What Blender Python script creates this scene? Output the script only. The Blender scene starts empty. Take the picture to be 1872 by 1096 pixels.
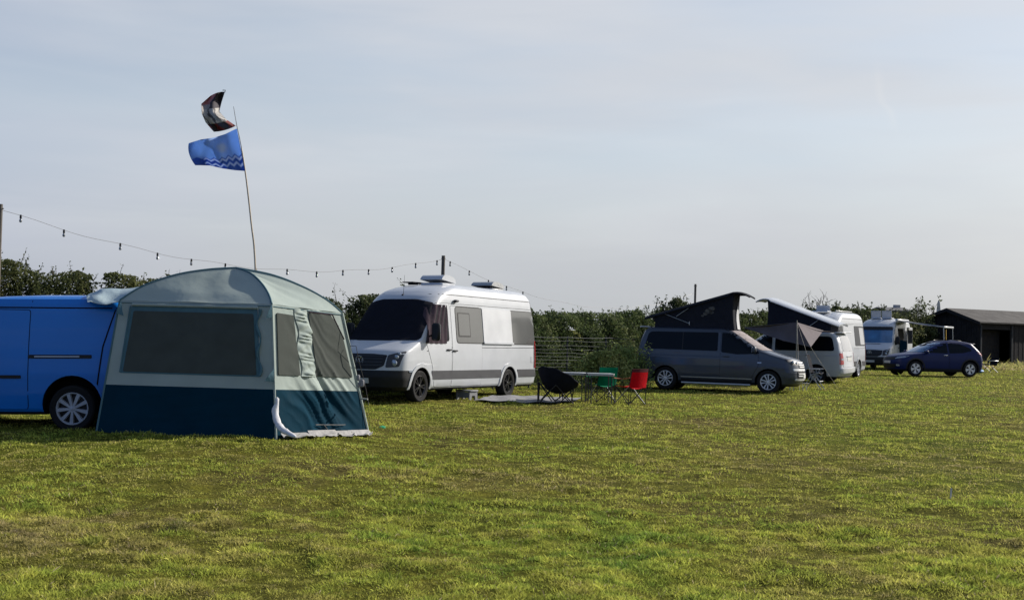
import bpy, bmesh, math, random
import numpy as np
from mathutils import Vector, Matrix, Euler
random.seed(7); RNG = np.random.default_rng(7)
C = bpy.context.scene.collection
PI = math.pi
def R(d): return math.radians(d)

# ------------------------------------------------------------------ camera geometry (measured from the photograph)
F = 2300.0; CX, CY = 936.0, 548.0
PITCH = math.atan(52 / F); ROLL = 0.023; EYE = 1.7
def P(px, py, D):
    """point of the place seen at photo pixel px,py and D metres ahead"""
    dx, dy = px - CX, py - CY
    cr, sr = math.cos(ROLL), math.sin(ROLL)
    u = (dx * cr + dy * sr) / F; v = -(-dx * sr + dy * cr) / F
    c, s = math.cos(PITCH), math.sin(PITCH)
    y = c - s * v; z = s + c * v
    k = D / y
    return Vector((u * k, D, EYE + z * k))
def sstep(a, b, x):
    t = np.clip((x - a) / (b - a), 0, 1); return t * t * (3 - 2 * t)
def gz(x, y):
    """gentle rise of the field under the tent, and small unevenness"""
    x = np.asarray(x, float); y = np.asarray(y, float)
    b = .145 * sstep(-1.0, -3.4, x) * np.exp(-((y - 18.2) / 5.0) ** 2)
    u = .012 * np.sin(x * .9 + y * .35) + .01 * np.sin(x * .37 - y * .8 + 1.3) + .008 * np.sin(x * 2.1 + 1.7 * y)
    return b + u * np.exp(-(y / 60.0) ** 2)
def G(px, py):
    """ground point under a photo pixel"""
    D0 = 20.
    for _ in range(40):
        p = P(px, py, D0); g = float(gz(p.x, p.y))
        D0 = D0 * (EYE - g) / max(EYE - p.z, 1e-3)
    return P(px, py, D0)

# ------------------------------------------------------------------ noise (numpy value noise)
def _h(ix, iy, seed):
    n = (ix.astype(np.int64) * 374761393 + iy.astype(np.int64) * 668265263 + seed * 69069) & 0x7fffffff
    n = ((n ^ (n >> 13)) * 1274126177) & 0x7fffffff
    n = n ^ (n >> 16)
    return (n & 0xffff) / 65535.0
def vnoise(x, y, seed=0):
    x = np.asarray(x, float); y = np.asarray(y, float)
    ix, iy = np.floor(x), np.floor(y); fx, fy = x - ix, y - iy
    fx = fx * fx * (3 - 2 * fx); fy = fy * fy * (3 - 2 * fy)
    a = _h(ix, iy, seed); b = _h(ix + 1, iy, seed); c = _h(ix, iy + 1, seed); d = _h(ix + 1, iy + 1, seed)
    return (a * (1 - fx) + b * fx) * (1 - fy) + (c * (1 - fx) + d * fx) * fy
def fbm(x, y, seed=0, o=4):
    r = 0; a = .5
    for k in range(o):
        r = r + a * vnoise(x * 2 ** k, y * 2 ** k, seed + k); a *= .5
    return r / (1 - .5 ** o)

# ------------------------------------------------------------------ materials
MATS = {}
def mat(name, col, rough=.6, metal=0., var=.12, scale=6., bump=0., bscale=40., spec=.5, coat=0., trans=0., attr=None, coords='Object', sheen=0., rvar=.1):
    if name in MATS: return MATS[name]
    m = bpy.data.materials.new(name); m.use_nodes = True
    nt = m.node_tree; N = nt.nodes; L = nt.links
    b = N['Principled BSDF']; out = N['Material Output']
    b.inputs['Roughness'].default_value = rough; b.inputs['Metallic'].default_value = metal
    b.inputs['Specular IOR Level'].default_value = spec
    b.inputs['Coat Weight'].default_value = coat; b.inputs['Coat Roughness'].default_value = .06
    b.inputs['Sheen Weight'].default_value = sheen
    tc = N.new('ShaderNodeTexCoord')
    nz = N.new('ShaderNodeTexNoise'); nz.inputs['Scale'].default_value = scale; nz.inputs['Detail'].default_value = 5
    L.new(tc.outputs[coords], nz.inputs['Vector'])
    mr = N.new('ShaderNodeMapRange'); mr.inputs[1].default_value = .25; mr.inputs[2].default_value = .75
    mr.inputs[3].default_value = 1 - var; mr.inputs[4].default_value = 1 + var
    L.new(nz.outputs['Fac'], mr.inputs[0])
    mx = N.new('ShaderNodeVectorMath'); mx.operation = 'SCALE'
    if attr:
        at = N.new('ShaderNodeAttribute'); at.attribute_name = attr; L.new(at.outputs['Color'], mx.inputs[0])
    else:
        mx.inputs[0].default_value = col[:3]
    L.new(mr.outputs[0], mx.inputs['Scale']); L.new(mx.outputs[0], b.inputs['Base Color'])
    if rvar:
        m2 = N.new('ShaderNodeMapRange'); m2.inputs[1].default_value = .3; m2.inputs[2].default_value = .7
        m2.inputs[3].default_value = max(rough * (1 - rvar), .02); m2.inputs[4].default_value = min(rough * (1 + rvar), 1)
        L.new(nz.outputs['Fac'], m2.inputs[0]); L.new(m2.outputs[0], b.inputs['Roughness'])
    if bump:
        n3 = N.new('ShaderNodeTexNoise'); n3.inputs['Scale'].default_value = bscale; n3.inputs['Detail'].default_value = 4
        L.new(tc.outputs[coords], n3.inputs['Vector'])
        bp = N.new('ShaderNodeBump'); bp.inputs['Strength'].default_value = bump; bp.inputs['Distance'].default_value = .02
        L.new(n3.outputs['Fac'], bp.inputs['Height']); L.new(bp.outputs[0], b.inputs['Normal'])
    if trans:
        t = N.new('ShaderNodeBsdfTranslucent'); L.new(mx.outputs[0], t.inputs['Color'])
        ms = N.new('ShaderNodeMixShader'); ms.inputs[0].default_value = trans
        L.new(b.outputs[0], ms.inputs[1]); L.new(t.outputs[0], ms.inputs[2]); L.new(ms.outputs[0], out.inputs['Surface'])
    MATS[name] = m
    return m

white = mat('white_paint', (.455, .475, .505), .38, var=.05, scale=2.5, coat=.35, spec=.4)
white2 = mat('white_paint_dusty', (.50, .515, .54), .45, var=.07, scale=2.5, coat=.25, spec=.4)
greyp = mat('grey_metallic_paint', (.034, .044, .066), .40, .2, var=.06, scale=3, coat=.55)
bluep = mat('bright_blue_paint', (.002, .155, .56), .36, var=.05, scale=2, coat=.5, spec=.35)
navyp = mat('navy_metallic_paint', (.003, .012, .078), .45, 0, var=.06, scale=3, coat=.10, spec=.22)
black = mat('black_plastic', (.012, .013, .016), .55, var=.2, scale=8, spec=.3)
seam = mat('dark_gap', (.008, .008, .010), .8, var=.1, spec=.1)
darkgrey = mat('dark_grey_trim', (.030, .032, .040), .55, var=.12, scale=5)
glass = mat('dark_glass', (.004, .006, .010), .07, var=.1, scale=3, spec=.13, rvar=.3)
glassb = mat('blue_painted_reflection_glass', (.035, .13, .27), .06, var=.5, scale=1.6, spec=.7, coat=.6)  # blue sky reflection painted into the base colour
greyglass = mat('grey_painted_reflection_glass', (.105, .108, .108), .16, var=.08, scale=1.2, coat=.4)  # grey base colour stands in for hazy sky mirrored in privacy glass
lens = mat('clear_lens', (.33, .38, .45), .10, .3, var=.3, scale=25, coat=1.)
redlens = mat('red_lens', (.42, .012, .016), .2, var=.25, scale=25, coat=.8)
amber = mat('amber_lens', (.6, .2, .02), .2, var=.2, scale=25, coat=.8)
chrome = mat('bright_metal', (.66, .67, .69), .18, .9, var=.08, scale=12)
alloy = mat('silver_alloy', (.62, .64, .68), .32, .45, var=.08, scale=10)
blackalloy = mat('black_alloy', (.035, .035, .04), .3, .5, var=.1, scale=10, coat=.5)
rubber = mat('tyre_rubber', (.013, .013, .014), .85, var=.2, scale=20, bump=.3, bscale=60, spec=.2)
alu = mat('dull_aluminium', (.42, .43, .44), .4, .7, var=.1, scale=15)
blacksteel = mat('black_steel_tube', (.012, .012, .015), .45, .2, var=.15, scale=15)
plate_y = mat('plate_yellow', (.55, .40, .05), .5, var=.06)
plate_w = mat('plate_white', (.55, .55, .53), .5, var=.06)
blackfab = mat('black_fabric', (.010, .011, .017), .95, var=.25, scale=5, bump=.5, bscale=9, spec=.1)
purplefab = mat('dark_plum_fabric', (.050, .036, .046), .95, var=.3, scale=9, bump=.4, bscale=14, spec=.1)
bellow = mat('charcoal_canvas', (.018, .020, .028), .95, var=.2, scale=5, bump=.35, bscale=12, spec=.1, trans=.06)
tarpgrey = mat('taupe_grey_canvas', (.150, .130, .140), .9, var=.12, scale=3, bump=.3, bscale=8, spec=.15, trans=.12)
coverfab = mat('taupe_screen_cover', (.24, .205, .205), .75, var=.18, scale=4, bump=.5, bscale=7, spec=.3)
pale_mesh = mat('pale_mesh_fabric', (.55, .56, .58), .9, var=.12, scale=20, trans=.2)
teal = mat('pale_teal_canvas', (.40, .465, .435), .85, var=.08, scale=2.2, bump=.45, bscale=5, spec=.2, trans=.24)
tealdark = mat('teal_piping', (.070, .145, .175), .8, var=.12, scale=6, bump=.3, bscale=20, spec=.25)
navyfab = mat('navy_canvas', (.0025, .026, .046), .85, var=.15, scale=3, bump=.4, bscale=8, spec=.06)
gauze = mat('dark_gauze', (.060, .068, .062), .9, var=.16, scale=4, bump=.25, bscale=6, spec=.15)
mudflap = mat('pale_grey_skirt', (.30, .295, .29), .8, var=.2, scale=12, bump=.6, bscale=18)
greenfab = mat('green_polyester', (.003, .20, .10), .9, var=.15, scale=9, bump=.3, bscale=25, trans=.22, spec=.1)
redfab = mat('red_polyester', (.60, .004, .012), .9, var=.12, scale=9, bump=.3, bscale=25, trans=.25, spec=.1)
redmesh = mat('maroon_mesh', (.085, .006, .012), .9, var=.2, scale=30, trans=.1)
orangefab = mat('orange_red_webbing', (.50, .15, .07), .8, var=.15, scale=20)
tabletop_m = mat('pale_table_laminate', (.42, .45, .46), .35, var=.12, scale=8, coat=.3)
mat_grey = mat('grey_groundsheet_weave', (.21, .21, .22), .9, var=.35, scale=5, bump=.6, bscale=6)
step_m = mat('grey_moulded_plastic', (.20, .205, .21), .6, var=.1, scale=10)
timber = mat('black_stained_timber', (.021, .020, .022), .85, var=.4, scale=3, bump=.5, bscale=15, spec=.15)
timber_post = mat('weathered_post_timber', (.040, .043, .050), .85, var=.3, scale=6, bump=.4, bscale=20, spec=.15)
roof_felt = mat('brown_grey_roof_felt', (.024, .021, .021), .9, var=.3, scale=1.5, bump=.5, bscale=8)
polewood = mat('grey_pole_timber', (.10, .088, .075), .9, var=.3, scale=7, bump=.4, bscale=30)
bamboo = mat('pale_flagpole', (.46, .38, .29), .6, var=.25, scale=4)
stone = mat('grey_granite', (.45, .44, .43), .9, var=.15, scale=1)
slate = mat('slate_roof', (.085, .085, .095), .8, var=.2, scale=1)
render_w = mat('grey_rendered_wall', (.16, .155, .15), .9, var=.12, scale=1)
cable_m = mat('grey_cable', (.14, .14, .15), .5, var=.1)
bulbglass = mat('clear_bulb', (.20, .21, .22), .08, var=.1, coat=1., spec=.8)
wire_m = mat('galvanised_wire', (.11, .12, .12), .5, .5, var=.15, scale=20)
bark = mat('bark', (.055, .045, .036), .95, var=.3, scale=8, bump=.6, bscale=30)
rope_y = mat('pale_cord', (.36, .33, .27), .8, var=.15)
yellow = mat('yellow_strap', (.62, .36, .01), .7, var=.12)
bluebag = mat('bright_blue_tarp', (.01, .16, .42), .6, var=.2, scale=8, bump=.5, bscale=12)
greenplastic = mat('bright_green_plastic', (.01, .32, .14), .5, var=.2)
leafm = mat('hedge_leaf', (.05, .07, .03), .75, var=.1, attr='tint', trans=.34, spec=.14, rvar=0)
grassm = mat('grass_blade', (.08, .1, .03), .8, var=.08, attr='tint', trans=.42, spec=.08, rvar=0)

# ------------------------------------------------------------------ scene objects helpers
def tag(o, label=None, cat=None, group=None, kind=None):
    if label: o['label'] = label
    if cat: o['category'] = cat
    if group: o['group'] = group
    if kind: o['kind'] = kind
    return o
def thing(name, label, cat, loc=(0, 0, 0), yaw=0., group=None, pitch=0., roll=0., scale=1.):
    o = bpy.data.objects.new(name, None); C.objects.link(o)
    o.location = loc; o.rotation_euler = Euler((roll, pitch, yaw), 'XYZ'); o.scale = (scale,) * 3
    o.empty_display_size = .2
    return tag(o, label, cat, group)

class MB:
    """collects shapes; build() links them as one mesh object"""
    def __init__(s): s.v = []; s.f = []; s.m = []
    def add(s, vs, fs, mi=0, M=None):
        b = len(s.v)
        if M is not None: vs = [M @ Vector(v) for v in vs]
        s.v += [tuple(v) for v in vs]
        for f in fs: s.f.append([i + b for i in f]); s.m.append(mi)
        return s
    def box(s, c, d, mi=0, M=None, ch=None):
        """chamfered box, centre c, full size d"""
        hx, hy, hz = d[0] / 2, d[1] / 2, d[2] / 2
        k = min(hx, hy, hz) * .3 if ch is None else min(ch, hx * .9, hy * .9, hz * .9)
        bm = bmesh.new(); bmesh.ops.create_cube(bm, size=1)
        for v in bm.verts: v.co = Vector((v.co.x * 2 * hx, v.co.y * 2 * hy, v.co.z * 2 * hz))
        if k > 1e-4: bmesh.ops.bevel(bm, geom=bm.edges[:], offset=k, segments=1, affect='EDGES', profile=.5)
        T = Matrix.Translation(c)
        if M is not None: T = M @ T
        bm.verts.index_update()
        s.add([v.co.copy() for v in bm.verts], [[v.index for v in f.verts] for f in bm.faces], mi, T)
        bm.free(); return s
    def tube(s, pts, r, mi=0, n=8, cap=True, M=None, flat=1.0):
        pts = [Vector(p) for p in pts]; k = len(pts)
        rs = r if isinstance(r, (list, tuple)) else [r] * k
        vs = []; fs = []
        up = None
        for i, p in enumerate(pts):
            t = (pts[min(i + 1, k - 1)] - pts[max(i - 1, 0)])
            t = t.normalized() if t.length > 1e-9 else Vector((0, 0, 1))
            if up is None:
                up = Vector((0, 0, 1)) if abs(t.z) < .9 else Vector((1, 0, 0))
            a = t.cross(up)
            if a.length < 1e-5: a = t.orthogonal()
            a.normalize(); b = a.cross(t).normalized(); up = b
            for j in range(n):
                q = 2 * PI * j / n
                vs.append(p + a * math.cos(q) * rs[i] + b * math.sin(q) * rs[i] * flat)
        for i in range(k - 1):
            for j in range(n):
                fs.append([i * n + j, i * n + (j + 1) % n, (i + 1) * n + (j + 1) % n, (i + 1) * n + j])
        if cap:
            fs.append(list(range(n))[::-1]); fs.append([(k - 1) * n + j for j in range(n)])
        return s.add(vs, fs, mi, M)
    def lathe(s, prof, n=32, mi=0, axis='y', M=None, closed=False):
        vs = []; fs = []; k = len(prof)
        for j in range(n):
            q = 2 * PI * j / n
            for (r, h) in prof:
                c, d = r * math.cos(q), r * math.sin(q)
                vs.append((c, h, d) if axis == 'y' else (c, d, h) if axis == 'z' else (h, c, d))
        for j in range(n):
            for i in range(k - 1 if not closed else k):
                i2 = (i + 1) % k
                fs.append([j * k + i, j * k + i2, ((j + 1) % n) * k + i2, ((j + 1) % n) * k + i])
        return s.add(vs, fs, mi, M)
    def prism(s, poly, fn0, fn1, mi=0, M=None):
        """poly of 2D points; fn0/fn1 place the two ends"""
        n = len(poly); vs = [fn0(*p) for p in poly] + [fn1(*p) for p in poly]
        fs = [list(range(n))[::-1], list(range(n, 2 * n))] + [[i, (i + 1) % n, n + (i + 1) % n, n + i] for i in range(n)]
        return s.add(vs, fs, mi, M)
    def build(s, name, mats, parent=None, smooth=True, ang=38, fixn=True):
        me = bpy.data.meshes.new(name); me.from_pydata(s.v, [], s.f)
        for m in (mats if isinstance(mats, (list, tuple)) else [mats]): me.materials.append(m)
        me.polygons.foreach_set('material_index', s.m)
        if fixn:
            bm = bmesh.new(); bm.from_mesh(me); bmesh.ops.recalc_face_normals(bm, faces=bm.faces[:]); bm.to_mesh(me); bm.free()
        me.polygons.foreach_set('use_smooth', [smooth] * len(me.polygons))
        if smooth: me.set_sharp_from_angle(angle=R(ang))
        me.update()
        o = bpy.data.objects.new(name, me); C.objects.link(o)
        if parent is not None: o.parent = parent
        return o
def dup_tree(o, parent=None):
    c = o.copy(); C.objects.link(c)
    if parent is not None: c.parent = parent
    for ch in list(o.children): dup_tree(ch, c)
    return c
def sheet(fn, nu, nv, mb, mi=0, thick=.004):
    """cloth: fn(u,v)->Vector on a grid, given a real thickness"""
    p = [[Vector(fn(i / nu, j / nv)) for j in range(nv + 1)] for i in range(nu + 1)]
    nn = lambda i, j: i * (nv + 1) + j
    vs = [None] * (2 * (nu + 1) * (nv + 1)); off = (nu + 1) * (nv + 1)
    for i in range(nu + 1):
        for j in range(nv + 1):
            du = p[min(i + 1, nu)][j] - p[max(i - 1, 0)][j]; dv = p[i][min(j + 1, nv)] - p[i][max(j - 1, 0)]
            n = du.cross(dv); n = n.normalized() if n.length > 1e-9 else Vector((0, 0, 1))
            vs[nn(i, j)] = p[i][j] + n * thick / 2; vs[off + nn(i, j)] = p[i][j] - n * thick / 2
    fs = []
    for i in range(nu):
        for j in range(nv):
            fs.append([nn(i, j), nn(i + 1, j), nn(i + 1, j + 1), nn(i, j + 1)])
            fs.append([off + nn(i, j), off + nn(i, j + 1), off + nn(i + 1, j + 1), off + nn(i + 1, j)])
    for i in range(nu):
        for j in (0, nv): fs.append([nn(i, j), nn(i + 1, j), off + nn(i + 1, j), off + nn(i, j)])
    for j in range(nv):
        for i in (0, nu): fs.append([nn(i, j), nn(i, j + 1), off + nn(i, j + 1), off + nn(i, j)])
    mb.add(vs, fs, mi); return mb
def rp(pts, r=.05, n=4):
    """polygon with rounded corners; r a number or one per corner"""
    out = []; k = len(pts)
    rr = r if isinstance(r, (list, tuple)) else [r] * k
    for i in range(k):
        p0, p1, p2 = Vector(pts[i - 1]), Vector(pts[i]), Vector(pts[(i + 1) % k])
        a, b = (p0 - p1), (p2 - p1); q = min(rr[i], a.length * .45, b.length * .45)
        if q < 1e-4: out.append((p1.x, p1.y)); continue
        A = p1 + a.normalized() * q; B = p1 + b.normalized() * q
        for j in range(n + 1):
            t = j / n; w = A * (1 - t) ** 2 + p1 * 2 * t * (1 - t) + B * t * t
            out.append((w.x, w.y))
    return out
def lerp_tab(tab, z): return np.interp(z, [a for a, _ in tab], [b for _, b in tab])

# ------------------------------------------------------------------ vehicle shells: stacked plan contours
class Shell:
    def __init__(s, front, rear, width, rf, rr, p=2.6):
        s.front, s.rear, s.width, s.rf, s.rr, s.p = front, rear, width, rf, rr, p
    def at(s, z):
        return (float(lerp_tab(s.front, z)), float(lerp_tab(s.rear, z)), float(lerp_tab(s.width, z)),
                float(lerp_tab(s.rf, z)), float(lerp_tab(s.rr, z)))
    def half(s, x, z):
        xf, xr, w, rf, rr = s.at(z); p = s.p
        if x > xf - rf: t = min((x - (xf - rf)) / rf, .9995); return w * (1 - t ** p) ** (1 / p)
        if x < xr + rr: t = min(((xr + rr) - x) / rr, .9995); return w * (1 - t ** p) ** (1 / p)
        return w
    def fx(s, y, z):
        xf, xr, w, rf, rr = s.at(z); t = min(abs(y) / w, .9995)
        return xf - rf * (1 - (1 - t ** s.p) ** (1 / s.p))
    def bx(s, y, z):
        xf, xr, w, rf, rr = s.at(z); t = min(abs(y) / w, .9995)
        return xr + rr * (1 - (1 - t ** s.p) ** (1 / s.p))
    def map(s, face, a, b, off):
        if face == 'L': return (a, s.half(a, b) + off, b)
        if face == 'R': return (a, -s.half(a, b) - off, b)
        if face == 'F': return (s.fx(a, b) + off, a, b)
        return (s.bx(a, b) - off, a, b)
    def body(s, levels, nc=9, ns=26):
        vs = []; fs = []; n = 0; p = s.p
        for z in levels:
            xf, xr, w, rf, rr = s.at(z); ring = []
            for j in range(nc):                       # front, from y=0 to the left side
                q = (PI / 2) * j / nc
                ring.append((xf - rf + rf * math.cos(q) ** (2 / p), w * math.sin(q) ** (2 / p)))
            for j in range(ns + 1):
                t = j / ns; ring.append(((xf - rf) * (1 - t) + (xr + rr) * t, w))
            for j in range(nc - 1, -1, -1):
                q = (PI / 2) * j / nc
                ring.append((xr + rr - rr * math.cos(q) ** (2 / p), w * math.sin(q) ** (2 / p)))
            full = ring + [(x, -y) for (x, y) in ring[-2:0:-1]]
            n = len(full); vs += [(x, y, z) for x, y in full]
        for k in range(len(levels) - 1):
            for i in range(n):
                fs.append([k * n + i, k * n + (i + 1) % n, (k + 1) * n + (i + 1) % n, (k + 1) * n + i])
        fs.append(list(range(n))[::-1]); fs.append([(len(levels) - 1) * n + i for i in range(n)])
        return vs, fs
def levels(tabs, zmax, step=.06):
    z = set(); lo = min(t[0][0] for t in tabs)
    for t in tabs:
        for a, _ in t: z.add(round(a, 4))
    k = lo
    while k < zmax: z.add(round(k, 4)); k += step
    z = sorted(v for v in z if lo <= v <= zmax); out = [z[0]]
    for v in z[1:]:
        if v - out[-1] > .004: out.append(v)
    return out
def patch(sh, mb, poly, face, off=.006, mi=0, step=.11, rim=.03):
    bm = bmesh.new(); vv = [bm.verts.new((a, b, 0)) for a, b in poly]; bm.faces.new(vv)
    for ax in (0, 1):
        lo = min(p[ax] for p in poly); hi = max(p[ax] for p in poly)
        g = math.floor(lo / step) * step + step
        while g < hi - 1e-4:
            co = (g, 0, 0) if ax == 0 else (0, g, 0); no = (1, 0, 0) if ax == 0 else (0, 1, 0)
            bmesh.ops.bisect_plane(bm, geom=bm.verts[:] + bm.edges[:] + bm.faces[:], plane_co=co, plane_no=no, dist=1e-5)
            g += step
    bmesh.ops.triangulate(bm, faces=bm.faces[:])
    bm.verts.index_update()
    ab = [(v.co.x, v.co.y) for v in bm.verts]
    vs = [Vector(sh.map(face, a, b, off)) for a, b in ab]
    fs = [[v.index for v in f.verts] for f in bm.faces]
    out = {'L': Vector((0, 1, 0)), 'R': Vector((0, -1, 0)), 'F': Vector((1, 0, 0)), 'B': Vector((-1, 0, 0))}[face]
    acc = 0.
    for f in fs: acc += (vs[f[1]] - vs[f[0]]).cross(vs[f[2]] - vs[f[0]]).dot(out)
    if acc < 0: fs = [f[::-1] for f in fs]
    edges = {}
    for f in fs:
        for i in range(3): edges[(f[i], f[(i + 1) % 3])] = 1
    n = len(vs); vs2 = [Vector(sh.map(face, a, b, off - rim)) for a, b in ab]
    rims = [[b, a, a + n, b + n] for (a, b) in edges if (b, a) not in edges]
    mb.add(vs + vs2, fs + rims, mi); bm.free(); return mb
def mkpatch(sh, name, poly, face, m, parent, off=.006, step=.11, rim=.03):
    mb = MB(); polys = poly if isinstance(poly[0][0], (tuple, list)) else [poly]
    for q in polys: patch(sh, mb, q, face, off, 0, step, rim)
    return mb.build(name, m, parent, fixn=False, ang=50)
def inset(poly, d):
    """shrinks a polygon (rough, by moving along the corner normals)"""
    k = len(poly); A = sum(poly[i][0] * poly[(i + 1) % k][1] - poly[(i + 1) % k][0] * poly[i][1] for i in range(k))
    sg = 1 if A > 0 else -1; out = []
    for i in range(k):
        p0, p1, p2 = Vector(poly[i - 1]), Vector(poly[i]), Vector(poly[(i + 1) % k])
        e1 = (p1 - p0); e2 = (p2 - p1)
        n1 = Vector((-e1.y, e1.x)); n2 = Vector((-e2.y, e2.x))
        n = (n1.normalized() if n1.length > 1e-9 else n1) + (n2.normalized() if n2.length > 1e-9 else n2)
        n = n.normalized() * d * sg if n.length > 1e-6 else n * 0
        out.append((p1.x + n.x, p1.y + n.y))
    return out
def mkdoor(sh, poly, face, paint, parent, off=.004, gap=.008, name='door'):
    mb = MB(); patch(sh, mb, poly, face, off * .4, 1); patch(sh, mb, inset(poly, gap), face, off, 0)
    return mb.build(name, [paint, seam], parent, fixn=False, ang=50)
def arch_poly(x0, x1, cx, r, zb, zt, n=14):
    pass
def arc(cx, cz, r, a0, a1, n=12):
    return [(cx + r * math.cos(R(a0 + (a1 - a0) * i / n)), cz + r * math.sin(R(a0 + (a1 - a0) * i / n))) for i in range(n + 1)]

def mkbody(sh, lv, mats, arches, parent, matfn=None, name='body', inner=.5):
    """closed body with wheel arches cut out of it"""
    vs, fs = sh.body(lv); mb = MB(); mb.add(vs, fs)
    o = mb.build(name, mats, parent, fixn=True, ang=32)
    o.parent = None
    if matfn:
        for p in o.data.polygons:
            c = p.center; p.material_index = matfn(c.x, c.y, c.z, p.normal)
    di = len(mats) - 1
    cut = MB()
    for (cx, cz, r) in arches:
        for sgn in (1, -1):
            prof = [(0, sgn * inner), (r, sgn * inner), (r, sgn * 1.3), (0, sgn * 1.3)]
            vs2 = []; n = 36
            a = [(cx + r * math.cos(2 * PI * j / n), cz + r * math.sin(2 * PI * j / n)) for j in range(n)]
            cut.prism(a, lambda u, v: (u, sgn * inner, v), lambda u, v: (u, sgn * 1.3, v), di)
    co = cut.build('cutter', mats, None, smooth=False)
    md = o.modifiers.new('b', 'BOOLEAN'); md.operation = 'DIFFERENCE'; md.object = co; md.solver = 'EXACT'
    dg = bpy.context.evaluated_depsgraph_get(); dg.update()
    me = bpy.data.meshes.new_from_object(o.evaluated_get(dg))
    old = o.data; o.modifiers.clear(); o.data = me; me.name = name
    bpy.data.meshes.remove(old); cm = co.data; bpy.data.objects.remove(co); bpy.data.meshes.remove(cm)
    me.polygons.foreach_set('use_smooth', [True] * len(me.polygons)); me.set_sharp_from_angle(angle=R(32))
    o.parent = parent
    return o

WHEELS = {}
def mkwheel(style, Rw, W, rr, parent, x, y, side):
    """wheel > tyre, rim;  side=+1 left, -1 right"""
    key = (style, Rw)
    rot = 0. if side > 0 else PI
    if key in WHEELS:
        h = dup_tree(WHEELS[key], parent)
    else:
        mb = MB(); h2 = W / 2
        mb.lathe([(0, h2 * .3), (rr * .55, h2 * .35), (rr * .93, h2 * .2), (rr * .93, -h2 * .8), (0, -h2 * .8)], 28)
        h = mb.build('wheel', black, parent)
        t = MB()
        t.lathe([(rr * .97, h2 * .72), (rr * 1.02, h2 * .9), (Rw * .9, h2), (Rw * .975, h2 * .86), (Rw, h2 * .6), (Rw, -h2 * .6), (Rw * .975, -h2 * .86), (Rw * .9, -h2), (rr * .97, -h2 * .8)], 40)
        t.build('tyre', rubber, h)
        r = MB(); am = blackalloy if style == 'black' else mat('dull_silver_trim', (.34, .36, .40), .45, .2, var=.15, scale=9) if style == 'trim9' else alloy
        r.lathe([(rr * .90, h2 * .3), (rr * .905, h2 * .72), (rr * .97, h2 * .86), (rr * 1.02, h2 * .84), (rr * 1.03, h2 * .7)], 40)
        r.lathe([(0, h2 * .82), (rr * .10, h2 * .82), (rr * .17, h2 * .76), (rr * .2, h2 * .4)], 20)
        def spoke(a, w0, w1, tilt=0.):
            ca, sa = math.cos(a), math.sin(a); a2 = a + tilt; cb, sb = math.cos(a2), math.sin(a2)
            r0, r1 = rr * .14, rr * .96
            q = []
            for (rad, c, s_, w, yy) in ((r0, ca, sa, w0, h2 * .78), (r1, cb, sb, w1, h2 * .80)):
                for dw in (-w, w):
                    q.append((rad * c - dw * s_, yy, rad * s_ + dw * c))
                    q.append((rad * c - dw * 1.3 * s_, yy - .035, rad * s_ + dw * 1.3 * c))
            r.add(q, [[0, 2, 6, 4], [0, 4, 5, 1], [2, 3, 7, 6], [1, 5, 7, 3], [4, 6, 7, 5], [0, 1, 3, 2]])
        if style == 'trim9':
            for k in range(9): spoke(2 * PI * k / 9 + .2, rr * .06, rr * .115)
        elif style == 'twin5':
            for k in range(5):
                for d in (-.2, .2): spoke(2 * PI * k / 5 + .3 + d * .9, rr * .04, rr * .075, d)
        elif style == 'star5':
            for k in range(5):
                spoke(2 * PI * k / 5 + .1, rr * .10, rr * .13)
                for d in (-.30, .30): spoke(2 * PI * k / 5 + .1, rr * .05, rr * .06, d)
        else:
            for k in range(5):
                for d in (-.12, .12): spoke(2 * PI * k / 5 + .4 + d, rr * .05, rr * .055, d * .6)
        r.build('rim', am, h, ang=30)
        WHEELS[key] = h
    h.location = (x, y, Rw); h.rotation_euler = (0, random.uniform(0, 1.2), rot)
    return h
def mkmirror(parent, loc, side, paint, h=.24, w=.2, arm=.14):
    mb = MB(); x, y, z = loc
    mb.tube([(x, y, z - h * .25), (x + .01, y + side * arm, z - h * .2)], .022, 0)
    bm = MB(); o = mb.build('mirror', black, parent)
    pts = []
    bm.box((x, y + side * (arm + w / 2), z), (.11, w, h), 0, ch=.045)
    bm.build('mirror_shell', paint, o)
    g = MB(); g.box((x - .058, y + side * (arm + w / 2), z), (.006, w * .78, h * .78), 0); g.build('mirror_glass', chrome, o)
    return o
def mkhandle(sh, parent, x, z, face, m=black, l=.2):
    s = 1 if face == 'L' else -1
    y = s * (sh.half(x, z) + .03); mb = MB()
    mb.box((x, y, z), (l, .028, .034), 0, ch=.012)
    mb.box((x - l * .42, y - s * .018, z), (.03, .03, .028)); mb.box((x + l * .42, y - s * .018, z), (.03, .03, .028))
    return mb.build('handle', m, parent)

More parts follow.
